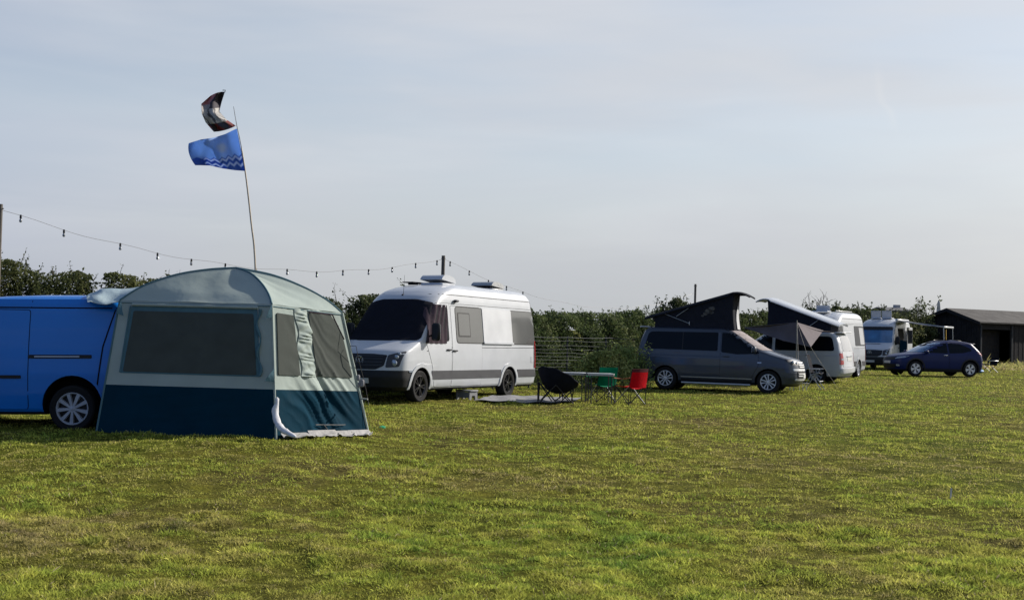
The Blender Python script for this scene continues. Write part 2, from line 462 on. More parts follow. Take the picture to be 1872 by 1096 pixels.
# ================================================================== large white panel van turned camper (three of them)
def emblem_ring(parent, sh, y, z, r):
    """round badge with a V above a W"""
    x = sh.fx(y, z) + .012; mb = MB()
    mb.lathe([(r * .84, -.006), (r * .84, .010), (r, .010), (r, -.006)], 28, axis='x', closed=True, M=Matrix.Translation((x, y, z)))
    def st(a, b):
        a = Vector((x + .004, y + a[0] * r, z + a[1] * r)); b = Vector((x + .004, y + b[0] * r, z + b[1] * r))
        mb.tube([a, b], r * .075, n=6)
    st((-.36, .76), (0, .08)); st((.36, .76), (0, .08))
    st((-.72, .38), (-.38, -.7)); st((-.38, -.7), (0, .0)); st((0, .0), (.38, -.7)); st((.38, -.7), (.72, .38))
    return mb.build('badge', chrome, parent)
def roof_vent(parent, x, y, z, m, L=.62, W=.62, tilt=12, h=.16):
    mb = MB(); mb.box((x, y, z + .03), (L, W, .07), ch=.02)
    o = mb.build('roof_vent', m, parent)
    n = MB(); M = Matrix.Translation((x - L / 2, y, z + .07)) @ Matrix.Rotation(R(-tilt), 4, 'Y')
    prof = [(0, 0), (.0, h * .55), (L * .18, h * .9), (L * .55, h), (L * .86, h * .82), (L, h * .35), (L * 1.04, 0)]
    n.prism(prof, lambda u, v: (u, -W / 2, v), lambda u, v: (u, W / 2, v), M=M)
    n.build('vent_lid', m, o, ang=50)
    return o
def big_van(label, loc, yaw, group, dress, paint, pitch=0., roll=0., scale=1., long=False):
    ra, re = (-2.49, -1.03) if long else (-1.83, 0.)          # rear axle, extra length
    t = thing('camper_van', label, 'van', loc, yaw, group, pitch, roll, scale)
    front = [(.26, 2.70), (.34, 2.79), (.55, 2.83), (.74, 2.81), (.82, 2.80), (.98, 2.76), (1.06, 2.72), (1.13, 2.64), (1.22, 2.42), (1.32, 2.17), (1.40, 1.99), (1.42, 1.94),
             (1.75, 1.66), (2.10, 1.36), (2.28, 1.20), (2.38, 1.08), (2.50, .84), (2.60, .52), (2.66, .22), (2.69, -.1), (2.705, -.5)]
    rear = [(z_, x_ + re) for z_, x_ in [(.30, -3.0), (.36, -3.08), (.55, -3.10), (.62, -3.07), (1.3, -3.07), (2.0, -3.03), (2.45, -2.97), (2.58, -2.91), (2.66, -2.82), (2.69, -2.66), (2.705, -2.4)]]
    width = [(.26, .90), (.34, .955), (.5, .985), (.9, .997), (1.2, .99), (1.4, .975), (2.0, .915), (2.3, .88), (2.48, .845), (2.58, .79), (2.65, .70), (2.69, .58), (2.705, .4)]
    rf = [(.26, .45), (1.0, .42), (1.3, .38), (1.45, .34), (2.2, .40), (2.7, .55)]
    rr = [(.26, .14), (2.4, .14), (2.7, .25)]
    sh = Shell(front, rear, width, rf, rr, 2.5)
    arches = [(1.83, .35, .415), (ra, .35, .415)]
    lv = levels([front, rear, width, [(.34, 0), (.66, 0), (.70, 0)]], 2.705, .07)
    def mf(x, y, z, n):
        if x > 1.9 and z < .70: return 1
        if z < .30: return 3
        if x < -2.95 + re and z < .60: return 2
        return 0
    body = mkbody(sh, lv, [paint, black, darkgrey, seam], arches, t, mf)
    # lower black rubbing strip, door and rear parts
    for s in 'LR':
        for (a, b) in ((1.37, ra + .46), (ra - .45, -2.98 + re)):
            side = MB(); patch(sh, side, [(a, .50), (a, .69), (b, .69), (b, .50)], s, .014); side.build('rubbing_strip', darkgrey, t, fixn=False)
    for s in 'LR':
        for cx in (1.83, ra):
            o = arc(cx, .35, .50, -8, 188, 20); i = arc(cx, .35, .418, -8, 188, 20)[::-1]
            fl = MB(); patch(sh, fl, o + i, s, .020, 0, .2, .04); fl.build('wheel_arch_flare', paint, t, fixn=False)
    groove = MB()
    for s in 'LR':
        patch(sh, groove, [(.9, 2.42), (.9, 2.432), (-2.8 + re, 2.432), (-2.8 + re, 2.42)], s, .003)
        patch(sh, groove, [(.62, 2.22), (.62, 2.228), (-2.95 + re, 2.228), (-2.95 + re, 2.22)], s, .003)
        patch(sh, groove, [(1.6, 1.13), (.6, 1.22), (-2.98 + re, 1.24), (-2.98 + re, 1.228), (.6, 1.208), (1.6, 1.118)], s, .003)
        patch(sh, groove, [(-2.86 + re, .72), (-2.86 + re, 2.45), (-2.85 + re, 2.45), (-2.85 + re, .72)], s, .003)
    groove.build('panel_groove', seam, t, fixn=False)
    # front doors and sliding door
    fd = rp([(1.36, .80), (1.62, 1.30), (1.62, 1.40), (1.05, 2.22), (.48, 2.24), (.48, .32), (1.22, .32)], .07)
    for s in 'LR':
        d = mkdoor(sh, fd, s, paint, t); mkhandle(sh, d, .62, 1.16, s)
        if dress == 'open_door' and s == 'L': continue
        w = mkpatch(sh, 'door_window', rp([(1.44, 1.42), (1.03, 2.12), (.58, 2.14), (.58, 1.36), (1.40, 1.30)], .06), s, glass, d, .010)
    if dress == 'open_door':
        mkpatch(sh, 'door_opening', rp([(.38, .36), (.38, 2.18), (-.95, 2.18), (-.95, .36)], .06), 'L', seam, t, .008)
        d = MB()                                           # the side door slid back along the body
        d.box((-1.75, sh.half(-1.7, 1.2) + .09, 1.30), (1.30, .045, 1.9), ch=.02); d = d.build('sliding_door', paint, t)
        q = MB(); q.box((-1.75, sh.half(-1.7, 1.2) + .118, 1.75), (1.12, .012, .72), ch=.004); q.build('window', glass, d)
        mkpatch(sh, 'door_window', rp([(1.44, 1.42), (1.03, 2.12), (.58, 2.14), (.58, 1.36), (1.40, 1.30)], .06), 'L', glass, t, .010)
        c = MB()                                           # a dark curtain panel standing out from the door opening
        sheet(lambda u, v: (.34 - .06 * u, .93 + .42 * u + .02 * math.sin(v * 9), .45 + 1.15 * v - .1 * u), 6, 10, c, thick=.02)
        c.build('swing_panel', navyfab, t)
    else:
        d = mkdoor(sh, rp([(.44, .32), (.44, 2.18), (-1.02 if long else -.95, 2.18), (-1.02 if long else -.95, .32)], .05), 'L', paint, t, name='sliding_door'); mkhandle(sh, d, .34, 1.14, 'L')
    if dress in ('covered',):
        # tinted side band with an inner sliding pane, a white panel and a rear window
        z0, z1 = 1.33, 2.15
        for (a, b, q) in ((.22, -1.09, [.10, .10, .02, .02]), (-2.66, -3.97, [.02, .02, .18, .08])):
            sr = MB(); patch(sh, sr, rp([(a + .022, z0 - .022), (a + .022, z1 + .022), (b - .022, z1 + .022), (b - .022, z0 - .022)], [v + .02 for v in q]), 'L', .006); sr.build('window_seal', black, t, fixn=False)
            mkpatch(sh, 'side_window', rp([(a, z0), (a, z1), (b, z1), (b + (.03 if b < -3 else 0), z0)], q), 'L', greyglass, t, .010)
        mkpatch(sh, 'window_trim', [rp([(.14, 1.46), (.14, 2.03), (-.46, 2.03), (-.46, 1.46)], .04)], 'L', black, t, .013)
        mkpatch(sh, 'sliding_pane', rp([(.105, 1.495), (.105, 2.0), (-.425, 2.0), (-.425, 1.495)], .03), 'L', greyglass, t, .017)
        mkpatch(sh, 'side_panel', rp([(-1.10, 1.33), (-1.10, 2.16), (-2.65, 2.16), (-2.65, 1.33)], .02), 'L', white2, t, .022)
        mkpatch(sh, 'panel_ledge', rp([(-1.08, 1.315), (-1.08, 1.36), (-2.67, 1.36), (-2.67, 1.315)], .01), 'L', paint, t, .045)
        mkpatch(sh, 'window_sticker', [(-3.45, 1.36), (-3.52, 1.40), (-3.65, 1.46), (-3.90, 1.50), (-3.90, 1.35)], 'L', black, t, .013)
        mkpatch(sh, 'fuel_flap', rp([(-3.72, .86), (-3.72, 1.02), (-3.86, 1.02), (-3.86, .86)], .02), 'L', paint, t, .008)
        mkpatch(sh, 'screen_cover', rp([(-.93, 1.36), (.93, 1.36), (.90, 1.7), (.83, 2.22), (.45, 2.30), (-.45, 2.30), (-.83, 2.22), (-.90, 1.7)], .05), 'F', blackfab, t, .022, .09)
        c = MB()                                          # curtain bunched in the driver's window
        def cf(u, v):
            x = 1.66 - .92 * u - .35 * v * (1 - u * .6); z = 1.30 + .88 * v
            return (x, sh.half(min(x, 1.7), z) + .018 + .022 * math.sin(u * 26 + 1.5 * math.sin(v * 4)) * (.4 + .6 * v), z)
        sheet(cf, 40, 12, c, thick=.006); c.build('window_curtain', purplefab, t)
        lamp = MB(); yy = sh.half(.22, 2.3)
        lamp.box((.20, yy + .05, 2.29), (.16, .09, .055), ch=.02); lamp.tube([(.2, yy, 2.26), (.2, yy + .05, 2.27)], .02)
        lamp.build('awning_lamp', darkgrey, t)
        roof_vent(t, -.48, .05, 2.68, white, .64, .60, 6, .15); roof_vent(t, -3.05, .05, 2.68, alu, .66, .60, 5, .13)
        pn = MB(); pn.box((-1.9, -.42, 2.745), (4.1, .30, .022), 0)
        for xx in (-3.8, -2.6, -1.2, -.1):
            pn.box((xx, -.42, 2.715), (.05, .26, .045), 0)
        pn.build('solar_panel', black, t)
        an = MB(); an.tube([(1.02, .0, 2.40), (.98, 0, 2.86)], [.006, .003], n=6); an.box((1.03, 0, 2.395), (.11, .05, .05), ch=.02); an.build('aerial', black, t)
    elif dress == 'blind':
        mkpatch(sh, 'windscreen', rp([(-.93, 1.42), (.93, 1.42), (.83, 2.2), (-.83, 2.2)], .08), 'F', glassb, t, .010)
        w = mkpatch(sh, 'side_window', rp([(-1.25, 1.33), (-1.25, 2.15), (-2.80, 2.15), (-2.88, 1.33)], .08), 'L', glass, t, .010)
        b = MB(); patch(sh, b, rp([(-2.1, 1.38), (-2.0, 2.08), (-2.7, 2.08), (-2.78, 1.38)], .05), 'L', .013); b.build('window_blind', pale_mesh, w, fixn=False)
        rv = MB(); rv.box((.35, 0, 2.71), (.6, .62, .05)); v = rv.build('roof_vent', white, t)
        ld = MB(); ld.box((0, 0, .12), (.03, .56, .24), M=Matrix.Translation((.10, 0, 2.72)) @ Matrix.Rotation(R(12), 4, 'Y')); ld.build('vent_lid', white2, v)
        rs = MB(); rs.box((-1.0, .55, 2.74), (2.6, .04, .04)); rs.build('roof_rail', alu, t)
    else:
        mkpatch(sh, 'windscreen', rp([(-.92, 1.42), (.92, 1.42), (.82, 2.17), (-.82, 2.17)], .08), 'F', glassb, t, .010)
        sv = MB(); patch(sh, sv, rp([(-.84, 2.08), (.84, 2.08), (.80, 2.26), (-.80, 2.26)], .05), 'F', .02); sv.build('screen_visor', black, t, fixn=False)
        for y in (-.30, .26):
            fr = MB(); bs = MB()
            bs.box((-.2, y, 2.72), (.60, .52, .05)); v = bs.build('roof_vent', white, t)
            A = Matrix.Translation((.05, y, 2.74)) @ Matrix.Rotation(R(6), 4, 'Y')
            for (c, d) in (((0, 0, .36), (.03, .50, .03)), ((0, -.24, .18), (.03, .03, .36)), ((0, .24, .18), (.03, .03, .36)), ((0, 0, .02), (.03, .50, .03))): fr.box(c, d, M=A)
            fr.build('vent_frame', white, v)
            pa = MB(); pa.box((-.004, 0, .19), (.012, .46, .32), M=A); pa.build('vent_lid', pale_mesh, v)
    # nose
    gr = MB(); patch(sh, gr, rp([(-.60, .80), (-.42, .72), (.42, .72), (.60, .80), (.64, 1.03), (.30, 1.055), (-.30, 1.055), (-.64, 1.03)], .03), 'F', .012, rim=.05)
    g = gr.build('grille', black, t, fixn=False)
    sl = MB()
    for z in (.80, .87, .94, 1.0): patch(sh, sl, [(-.56, z), (.56, z), (.56, z + .018), (-.56, z + .018)], 'F', .024, rim=.02)
    sl.build('grille_bar', darkgrey, g, fixn=False)
    emblem_ring(t, sh, 0, .905, .105)
    for s in (1, -1):
        hl = MB(); patch(sh, hl, rp([(s * .64, .76), (s * .90, .78), (s * .965, 1.12), (s * .66, 1.03)], .03), 'F', .012, rim=.06)
        h = hl.build('headlight', darkgrey, t, fixn=False)
        ln = MB()
        for (yy, zz, r) in ((.80, .86, .072), (.83, .99, .05), (.87, 1.055, .035)):
            x = sh.fx(yy, zz) + .006
            ln.lathe([(0, .022), (r * .6, .018), (r, .004), (r, -.03)], 18, axis='x', M=Matrix.Translation((x, s * yy, zz)))
        ln.build('lamp_lens', lens, h)
        mkmirror(t, (1.47, s * .93, 1.55), s, black, .40, .22, .10)
        tl = MB(); x = -3.0
        patch(sh, tl, rp([(-2.90 + re, .72), (-2.90 + re, 1.42), (-3.045 + re, 1.42), (-3.055 + re, .72)], .02), 'L' if s > 0 else 'R', .016)
        patch(sh, tl, rp([(s * .90, .72), (s * .90, 1.42), (s * .972, 1.42), (s * .984, .72)], .01), 'B', .014)
        tl.build('tail_light', redlens, t, fixn=False)
        ind = MB(); patch(sh, ind, rp([(2.36, .66), (2.36, .70), (2.20, .70), (2.20, .66)], .01), 'L' if s > 0 else 'R', .016); ind.build('side_marker', lens, t, fixn=False)
    bp = MB(); patch(sh, bp, rp([(-.8, .70), (.8, .70), (.62, .765), (.4, .70), (-.4, .70), (-.62, .765)], .02), 'F', .016)
    pl = MB(); patch(sh, pl, rp([(-.26, .42), (.26, .42), (.26, .53), (-.26, .53)], .01), 'F', .018); pl.build('number_plate', plate_w, t, fixn=False)
    sc = MB(); patch(sh, sc, [(-.55, 1.345), (.35, 1.345), (.45, 1.375), (-.55, 1.375)], 'F', .006); sc.build('bonnet_scuttle', black, t, fixn=False)
    for x in (1.83, ra):
        for s in (1, -1): mkwheel('black' if dress == 'covered' else 'trim9', .35, .235, .235, t, x, s * .865, s)
    un = MB(); un.box((re / 2, 0, .36), (5.3 - re, 1.5, .16), 0, ch=.03); un.build('underbody', seam, t)
    return t, sh

# ================================================================== mid size van with a raised tent roof (two of them)
def poptop_van(label, loc, yaw, group, paint, grey, pitch=0., roll=0., scale=1.):
    t = thing('camper_van', label, 'van', loc, yaw, group, pitch, roll, scale)
    front = [(.22, 2.22), (.30, 2.33), (.45, 2.40), (.62, 2.40), (.80, 2.37), (.92, 2.33), (1.0, 2.24), (1.06, 2.06), (1.13, 1.80), (1.21, 1.54), (1.27, 1.38), (1.29, 1.33),
             (1.45, 1.06), (1.62, .80), (1.74, .62), (1.79, .52), (1.82, .44), (1.85, .25)]
    rear = [(.25, -2.38), (.36, -2.47), (.55, -2.49), (.70, -2.47), (1.0, -2.45), (1.2, -2.42), (1.5, -2.34), (1.72, -2.25), (1.81, -2.15), (1.84, -1.95), (1.85, -1.7)]
    width = [(.22, .86), (.30, .915), (.5, .945), (.75, .952), (.98, .95), (1.05, .935), (1.15, .925), (1.5, .855), (1.72, .805), (1.80, .765), (1.84, .68), (1.85, .5)]
    rf = [(.22, .42), (.9, .44), (1.2, .42), (1.35, .36), (1.8, .42), (1.85, .5)]
    rr = [(.22, .20), (1.0, .16), (1.85, .16)]
    sh = Shell(front, rear, width, rf, rr, 2.5)
    ar = [(1.5, .33, .385), (-1.5, .33, .385)]
    lv = levels([front, rear, width, [(.36, 0)]], 1.85, .055)
    def mf(x, y, z, n):
        if z < .27 or (z < .36 and -1.1 < x < 1.1): return 1
        return 0
    mkbody(sh, lv, [paint, black, seam], ar, t, mf)
    for s, sg in (('R', -1), ('L', 1)):
        cl = MB()
        patch(sh, cl, [(1.10, .385), (1.10, .415), (-1.10, .415), (-1.10, .385)], s, .012); cl.build('trim_strip', alu, t, fixn=False)
        w = mkpatch(sh, 'side_window', rp([(.02, 1.18), (.02, 1.72), (-2.04, 1.70), (-2.16, 1.19)], [.04, .04, .14, .10]), s, glass, t, .008)
        dv = MB()
        patch(sh, dv, [(-1.0, 1.19), (-1.0, 1.70), (-1.03, 1.70), (-1.03, 1.19)], s, .0105); dv.build('window_divider', black, w, fixn=False)
        d = mkdoor(sh, rp([(.10, .36), (.10, 1.74), (.55, 1.73), (1.20, 1.26), (1.22, .80), (1.05, .50), (1.0, .36)], .06), s, paint, t)
        mkpatch(sh, 'door_window', rp([(.13, 1.15), (.13, 1.72), (.56, 1.70), (1.00, 1.40), (1.24, 1.14), (.60, 1.10)], .04), s, glass, d, .010)
        mkhandle(sh, d, .28, 1.03, s, paint)
        cr = MB()
        patch(sh, cr, [(1.7, .985), (.5, 1.03), (-2.3, 1.045), (-2.3, 1.025), (.5, 1.008), (1.7, .965)], s, .010); cr.build('waist_crease', paint, t, fixn=False)
        fl = MB()
        for cx in (1.5, -1.5):
            o = arc(cx, .33, .47, -4, 184, 18); i = arc(cx, .33, .387, -4, 184, 18)[::-1]
            fl = MB(); patch(sh, fl, o + i, s, .014, 0, .2, .03); fl.build('wheel_arch_flare', paint, t, fixn=False)
        si = MB(); patch(sh, si, rp([(1.30, .86), (1.30, .90), (1.18, .90), (1.18, .86)], .012), s, .014); si.build('side_repeater', lens, t, fixn=False)
        m = mkmirror(t, (1.10, sg * .86, 1.25), sg, paint, .21, .2, .07)
        hl = MB(); patch(sh, hl, rp([(sg * .54, .83), (sg * .88, .85), (sg * .935, .96), (sg * .90, 1.02), (sg * .56, .955)], .02), 'F', .014, rim=.05)
        h = hl.build('headlight', darkgrey, t, fixn=False); ln = MB()
        for (yy, zz, r) in ((.66, .895, .048), (.80, .92, .055)):
            ln.lathe([(0, .022), (r * .6, .018), (r, .004), (r, -.03)], 18, axis='x', M=Matrix.Translation((sh.fx(yy, zz) + .004, sg * yy, zz)))
        ln.build('lamp_lens', lens, h)
        tl = MB(); patch(sh, tl, rp([(sg * .70, .72), (sg * .915, .70), (sg * .90, 1.12), (sg * .74, 1.10)], .03), 'B', .014, rim=.05)
        patch(sh, tl, rp([(-2.34, .72), (-2.33, 1.12), (-2.41, 1.12), (-2.43, .72)], .02), s, .012)
        q = tl.build('tail_light', redlens, t, fixn=False)
        tw = MB(); patch(sh, tw, rp([(sg * .73, .86), (sg * .87, .86), (sg * .87, .93), (sg * .73, .93)], .02), 'B', .017); tw.build('reverse_lamp', lens, q, fixn=False)
        sp = MB()
        if grey: sp.tube([(1.0, sg * 1.0, .23), (-1.0, sg * 1.0, .23)], .032, n=10)
        else: sp.box((0, sg * .93, .24), (2.1, .06, .05))
        sp.build('side_step', alu if grey else black, t)
    # nose
    for i, (z0, z1, w0) in enumerate(((.90, .935, .56), (.84, .872, .56), (.78, .812, .56), (.68, .74, .86), (.585, .615, .66), (.52, .55, .66), (.40, .45, .78))):
        b = MB(); patch(sh, b, rp([(-w0, z0), (w0, z0), (w0, z1), (-w0, z1)], .008), 'F', .024, rim=.03); b.build('grille_bar', mat('satin_silver_trim', (.78, .78, .78), .35, .1) if grey else paint, t, fixn=False)
    g = MB(); patch(sh, g, rp([(-.56, .76), (.56, .76), (.56, .95), (-.56, .95)], .03), 'F', .012); patch(sh, g, rp([(-.66, .38), (.66, .38), (.72, .66), (-.72, .66)], .04), 'F', .012); g.build('grille', black, t, fixn=False)
    emblem_ring(t, sh, 0, .855, .075)
    n = MB(); patch(sh, n, rp([(-.26, .47), (.26, .47), (.26, .58), (-.26, .58)], .01), 'F', .036, rim=.04); n = n.build('number_plate', plate_w, t, fixn=False)
    wp = rp([(-.80, 1.27), (.80, 1.27), (.70, 1.76), (-.70, 1.76)], .06)
    mkpatch(sh, 'windscreen', wp, 'F', glass, t, .008)
    if grey:
        mkpatch(sh, 'screen_cover', rp([(-.84, 1.24), (.84, 1.24), (.79, 1.42), (.70, 1.795), (-.70, 1.795), (-.79, 1.42)], .05), 'F', coverfab, t, .022)
        fd = MB()
        for (a, b) in (((-.72, 1.55), (.72, 1.50)), ((-.76, 1.36), (.76, 1.40)), ((-.68, 1.68), (.68, 1.70))):
            fd.tube([(sh.fx(a[0] + (b[0] - a[0]) * k / 8, a[1] + (b[1] - a[1]) * k / 8) + .024, a[0] + (b[0] - a[0]) * k / 8, a[1] + (b[1] - a[1]) * k / 8) for k in range(9)], .012, n=6)
        fd.build('cover_fold', coverfab, t)
    # tailgate
    d = mkdoor(sh, rp([(-.74, .60), (.74, .60), (.72, 1.12), (.68, 1.78), (-.68, 1.78), (-.72, 1.12)], .05), 'B', paint, t, name='tailgate')
    mkpatch(sh, 'rear_window', rp([(-.66, 1.17), (.66, 1.17), (.60, 1.70), (-.60, 1.70)], .09), 'B', glass if grey else pale_mesh, d, .010)
    n = MB(); patch(sh, n, rp([(-.30, .82), (.30, .82), (.30, .95), (-.30, .95)], .01), 'B', .012); n.build('number_plate', plate_y if grey else plate_w, d, fixn=False)
    n = MB(); patch(sh, n, rp([(-.36, .975), (.36, .975), (.36, 1.01), (-.36, 1.01)], .008), 'B', .028); n.build('tailgate_handle', chrome, d, fixn=False)
    n = MB(); n.tube([(-2.43, -.1, 1.19), (-2.36, .28, 1.20)], .013, n=6); n.build('rear_wiper', black, d)
    n = MB(); patch(sh, n, rp([(-.93, .40), (.93, .40), (.93, .57), (-.93, .57)], .04), 'B', .045, rim=.08); n.build('rear_bumper', paint, t, fixn=False)
    n = MB(); n.box((-2.22, 0, 1.835), (.30, 1.34, .035), ch=.015); n.build('roof_spoiler', white if grey else paint, t)  # on the grey van, white colour stands in for sunlit edges
    # raised roof: canvas sides and tilted lid, hinge above the tailgate
    W = .62; xr, xf = -1.93, .44; hz = 1.805
    LZ = 2.86 if grey else 3.02
    def lidz(x): return 2.08 + (x + 2.15) * (LZ - 2.08) / (.45 + 2.15)
    def canv(u, v):
        """around the canvas: left side, front, right side, rear"""
        L = [(xr, W), (xf, W), (xf + .02, W - .06), (xf + .02, -W + .06), (xf, -W), (xr, -W), (xr - .02, 0), (xr, W)]
        D = [0]
        for i in range(len(L) - 1): D.append(D[-1] + math.dist(L[i], L[i + 1]))
        q = u * D[-1]; x = float(np.interp(q, D, [a for a, _ in L])); y = float(np.interp(q, D, [b for _, b in L]))
        z1 = lidz(x) + .02; sag = .035 * math.sin(PI * v) * (1 + .3 * math.sin(x * 7))
        x2 = x - (sag if x > xf - .02 else 0); y2 = y * (1 - .045 * math.sin(PI * v)) if abs(y) > .5 else y
        x2 -= .05 * v * max(0, (x - xr) / (xf - xr)) ** 3
        return (x2, y2, hz + (z1 - hz) * v)
    c = MB(); sheet(canv, 96, 10, c, thick=.006); cv = c.build('roof_canvas', bellow, t, ang=60)
    if grey:
        w = MB()
        def wf(u, v):
            a = (u - .5) * .52 * math.sqrt(max(0, 1 - v ** 2.4)) ; z = hz + .03 + v * .70
            return (xf + .045 - .04 * v - .03 * math.sin(PI * v), a, z)
        sheet(wf, 10, 14, w, thick=.012); w.build('canvas_window', pale_mesh, cv)
        e = MB()                                           # faint printed emblem on the canvas, a pale tree-like shape
        for (a, b, r) in ((-.34, 2.34, .10), (-.24, 2.42, .10), (-.42, 2.26, .07), (-.24, 2.31, .07), (-.50, 2.20, .045)):
            e.lathe([(0, .002), (r, .002), (r, -.006)], 14, M=Matrix.Translation((a, -W * .962 - .010, b)) @ Matrix.Diagonal((1, 1, .75, 1)))
        e.build('canvas_print', mat('faded_canvas_print', (.075, .072, .066), .9, var=.6, scale=14), cv)
        for sg in (-1, 1):
            st = MB(); y = sg * (W + .035)
            st.tube([(-1.62, y, lidz(-1.6) - .02), (-.88, y, 1.96)], .010, n=6); st.tube([(-.88, y, 1.92), (-.88, y, 2.02)], .012, n=6); st.tube([(-1.28, y, 2.16), (-.92, y, lidz(-.92) - .04)], .010, n=6)
            st.build('roof_strut', alu, t)
    else:
        for sg in (-1, 1):
            st = MB(); y = sg * (W + .03)
            st.tube([(-1.5, y, lidz(-1.5) - .03), (-.95, y, 1.9)], .012, n=6); st.build('roof_strut', alu, t)
    def lid(u, v):
        x = -2.24 + u * (.86 + 2.24); y = (v - .5) * 2
        wd = .70 * (1 - .20 * max(0, (u - .86) / .14) ** 2) * (1 - .10 * max(0, (.1 - u) / .1))
        z = lidz(min(x, .3)) + .05 + .035 * (1 - abs(y) ** 2.4) - (.0 if abs(y) < .95 else .05)
        if x > .3: z = lidz(.3) + .05 + (x - .3) * .14 - .50 * max(0, x - .40) ** 2 * 1.6 + .055 * (1 - abs(y) ** 2.4) * (1 - (x - .3) * .8)
        return (x, y * wd, z)
    l = MB(); sheet(lid, 30, 14, l, thick=.035); l.build('roof_lid', bellow if grey else white, t, ang=50)
    for x in (1.5, -1.5):
        for s in (1, -1): mkwheel('twin5' if grey else 'trim9', .335, .225, .225, t, x, s * .835, s)
    un = MB(); un.box((0, 0, .33), (4.2, 1.5, .14), ch=.03); un.build('underbody', seam, t)
    return t, sh

# ================================================================== blue delivery van, seen from the side
def blue_van(loc, yaw, pitch=0., roll=0., scale=1.):
    t = thing('delivery_van', 'bright blue panel van with black rubbing strips, parked against the tent', 'van', loc, yaw, None, pitch, roll, scale)
    front = [(.20, 2.20), (.30, 2.31), (.5, 2.37), (.7, 2.35), (.9, 2.28), (1.0, 2.10), (1.08, 1.80), (1.14, 1.45), (1.18, 1.30), (1.45, .85), (1.68, .45), (1.78, .15), (1.83, -.25), (1.85, -.7)]
    rear = [(.24, -2.32), (.34, -2.38), (.6, -2.40), (1.0, -2.39), (1.4, -2.33), (1.68, -2.24), (1.78, -2.14), (1.83, -1.95), (1.85, -1.6)]
    width = [(.20, .80), (.28, .86), (.5, .89), (.75, .897), (1.0, .885), (1.12, .875), (1.4, .845), (1.62, .81), (1.72, .785), (1.79, .74), (1.83, .64), (1.85, .5)]
    sh = Shell(front, rear, width, [(.2, .45), (1.1, .5), (1.85, .45)], [(.2, .22), (1.85, .2)], 2.5)
    lv = levels([front, rear, width], 1.85, .055)
    mkbody(sh, lv, [bluep, black, seam], [(1.5, .33, .41), (-1.5, .33, .41)], t, lambda x, y, z, n: 1 if z < .23 else 0)
    for s in 'LR':
        gr = MB(); patch(sh, gr, [(.6, 1.672), (.6, 1.692), (-2.15, 1.672), (-2.15, 1.655)], s, .003); gr.build('roof_seam', seam, t, fixn=False)
        d = mkdoor(sh, rp([(-.90, .27), (-.90, 1.645), (.34, 1.665), (.34, .27)], .05), s, bluep, t, gap=.010, name='sliding_door')
        mkpatch(sh, 'rubbing_strip', rp([(-.80, .70), (-.80, .745), (.30, .745), (.30, .70)], .01), s, black, d, .016)
        f = mkdoor(sh, rp([(.36, .27), (.36, 1.665), (.62, 1.66), (1.30, 1.14), (1.28, .7), (1.12, .42), (1.1, .27)], .05), s, bluep, t)
        mkpatch(sh, 'door_window', rp([(.42, 1.12), (.42, 1.60), (.64, 1.60), (1.22, 1.10)], .05), s, glass, f, .010)
        mkhandle(sh, f, .48, 1.0, s)
        rl = MB(); patch(sh, rl, rp([(-.895, .975), (-.895, 1.025), (-1.765, 1.025), (-1.765, .975)], .012), s, .010); r = rl.build('door_rail', black, t, fixn=False)
        ri = MB(); patch(sh, ri, [(-.98, .992), (-.98, 1.008), (-1.60, 1.008), (-1.60, .992)], s, .016); ri.build('rail_track', alu, r, fixn=False)
        q = MB(); patch(sh, q, [(-2.075, 1.645), (-2.055, 1.645), (-1.905, 1.14), (-1.83, .55), (-1.85, .55), (-1.925, 1.14)], s, .004); q.build('rear_seam', seam, t, fixn=False)
        v = MB(); patch(sh, v, [(-.895, 1.67), (-.895, 1.80), (-.905, 1.80), (-.905, 1.67)], s, .003); v.build('roof_joint', seam, t, fixn=False)
        fl = MB()
        for cx in (1.5, -1.5):
            fl = MB(); o = arc(cx, .33, .45, 0, 180, 18); i = arc(cx, .33, .413, 0, 180, 18)[::-1]; patch(sh, fl, o + i, s, .010, 0, .2, .03); fl.build('wheel_arch_lip', bluep, t, fixn=False)
        tl = MB(); patch(sh, tl, rp([(-2.14, .95), (-2.20, 1.5), (-2.30, 1.5), (-2.33, .95)], .02), s, .010); tl.build('tail_light', redlens, t, fixn=False)
        sg = 1 if s == 'L' else -1
        hl = MB(); patch(sh, hl, rp([(sg * .5, .72), (sg * .84, .74), (sg * .83, .98), (sg * .55, .92)], .03), 'F', .012); hl.build('headlight', lens, t, fixn=False)
        mkmirror(t, (1.1, sg * .82, 1.2), sg, black)
    mkpatch(sh, 'windscreen', rp([(-.76, 1.2), (.76, 1.2), (.66, 1.70), (-.66, 1.70)], .07), 'F', glass, t, .008)
    g = MB(); patch(sh, g, rp([(-.46, .76), (.46, .76), (.46, .88), (-.46, .88)], .03), 'F', .012); g.build('grille', black, t, fixn=False)
    for x in (1.5, -1.5):
        for s in (1, -1): h = mkwheel('trim9', .32, .215, .222, t, x, s * .785, s); h.location.z -= .035
    un = MB(); un.box((0, 0, .30), (4.1, 1.4, .12), ch=.03); un.build('underbody', seam, t)
    return t, sh

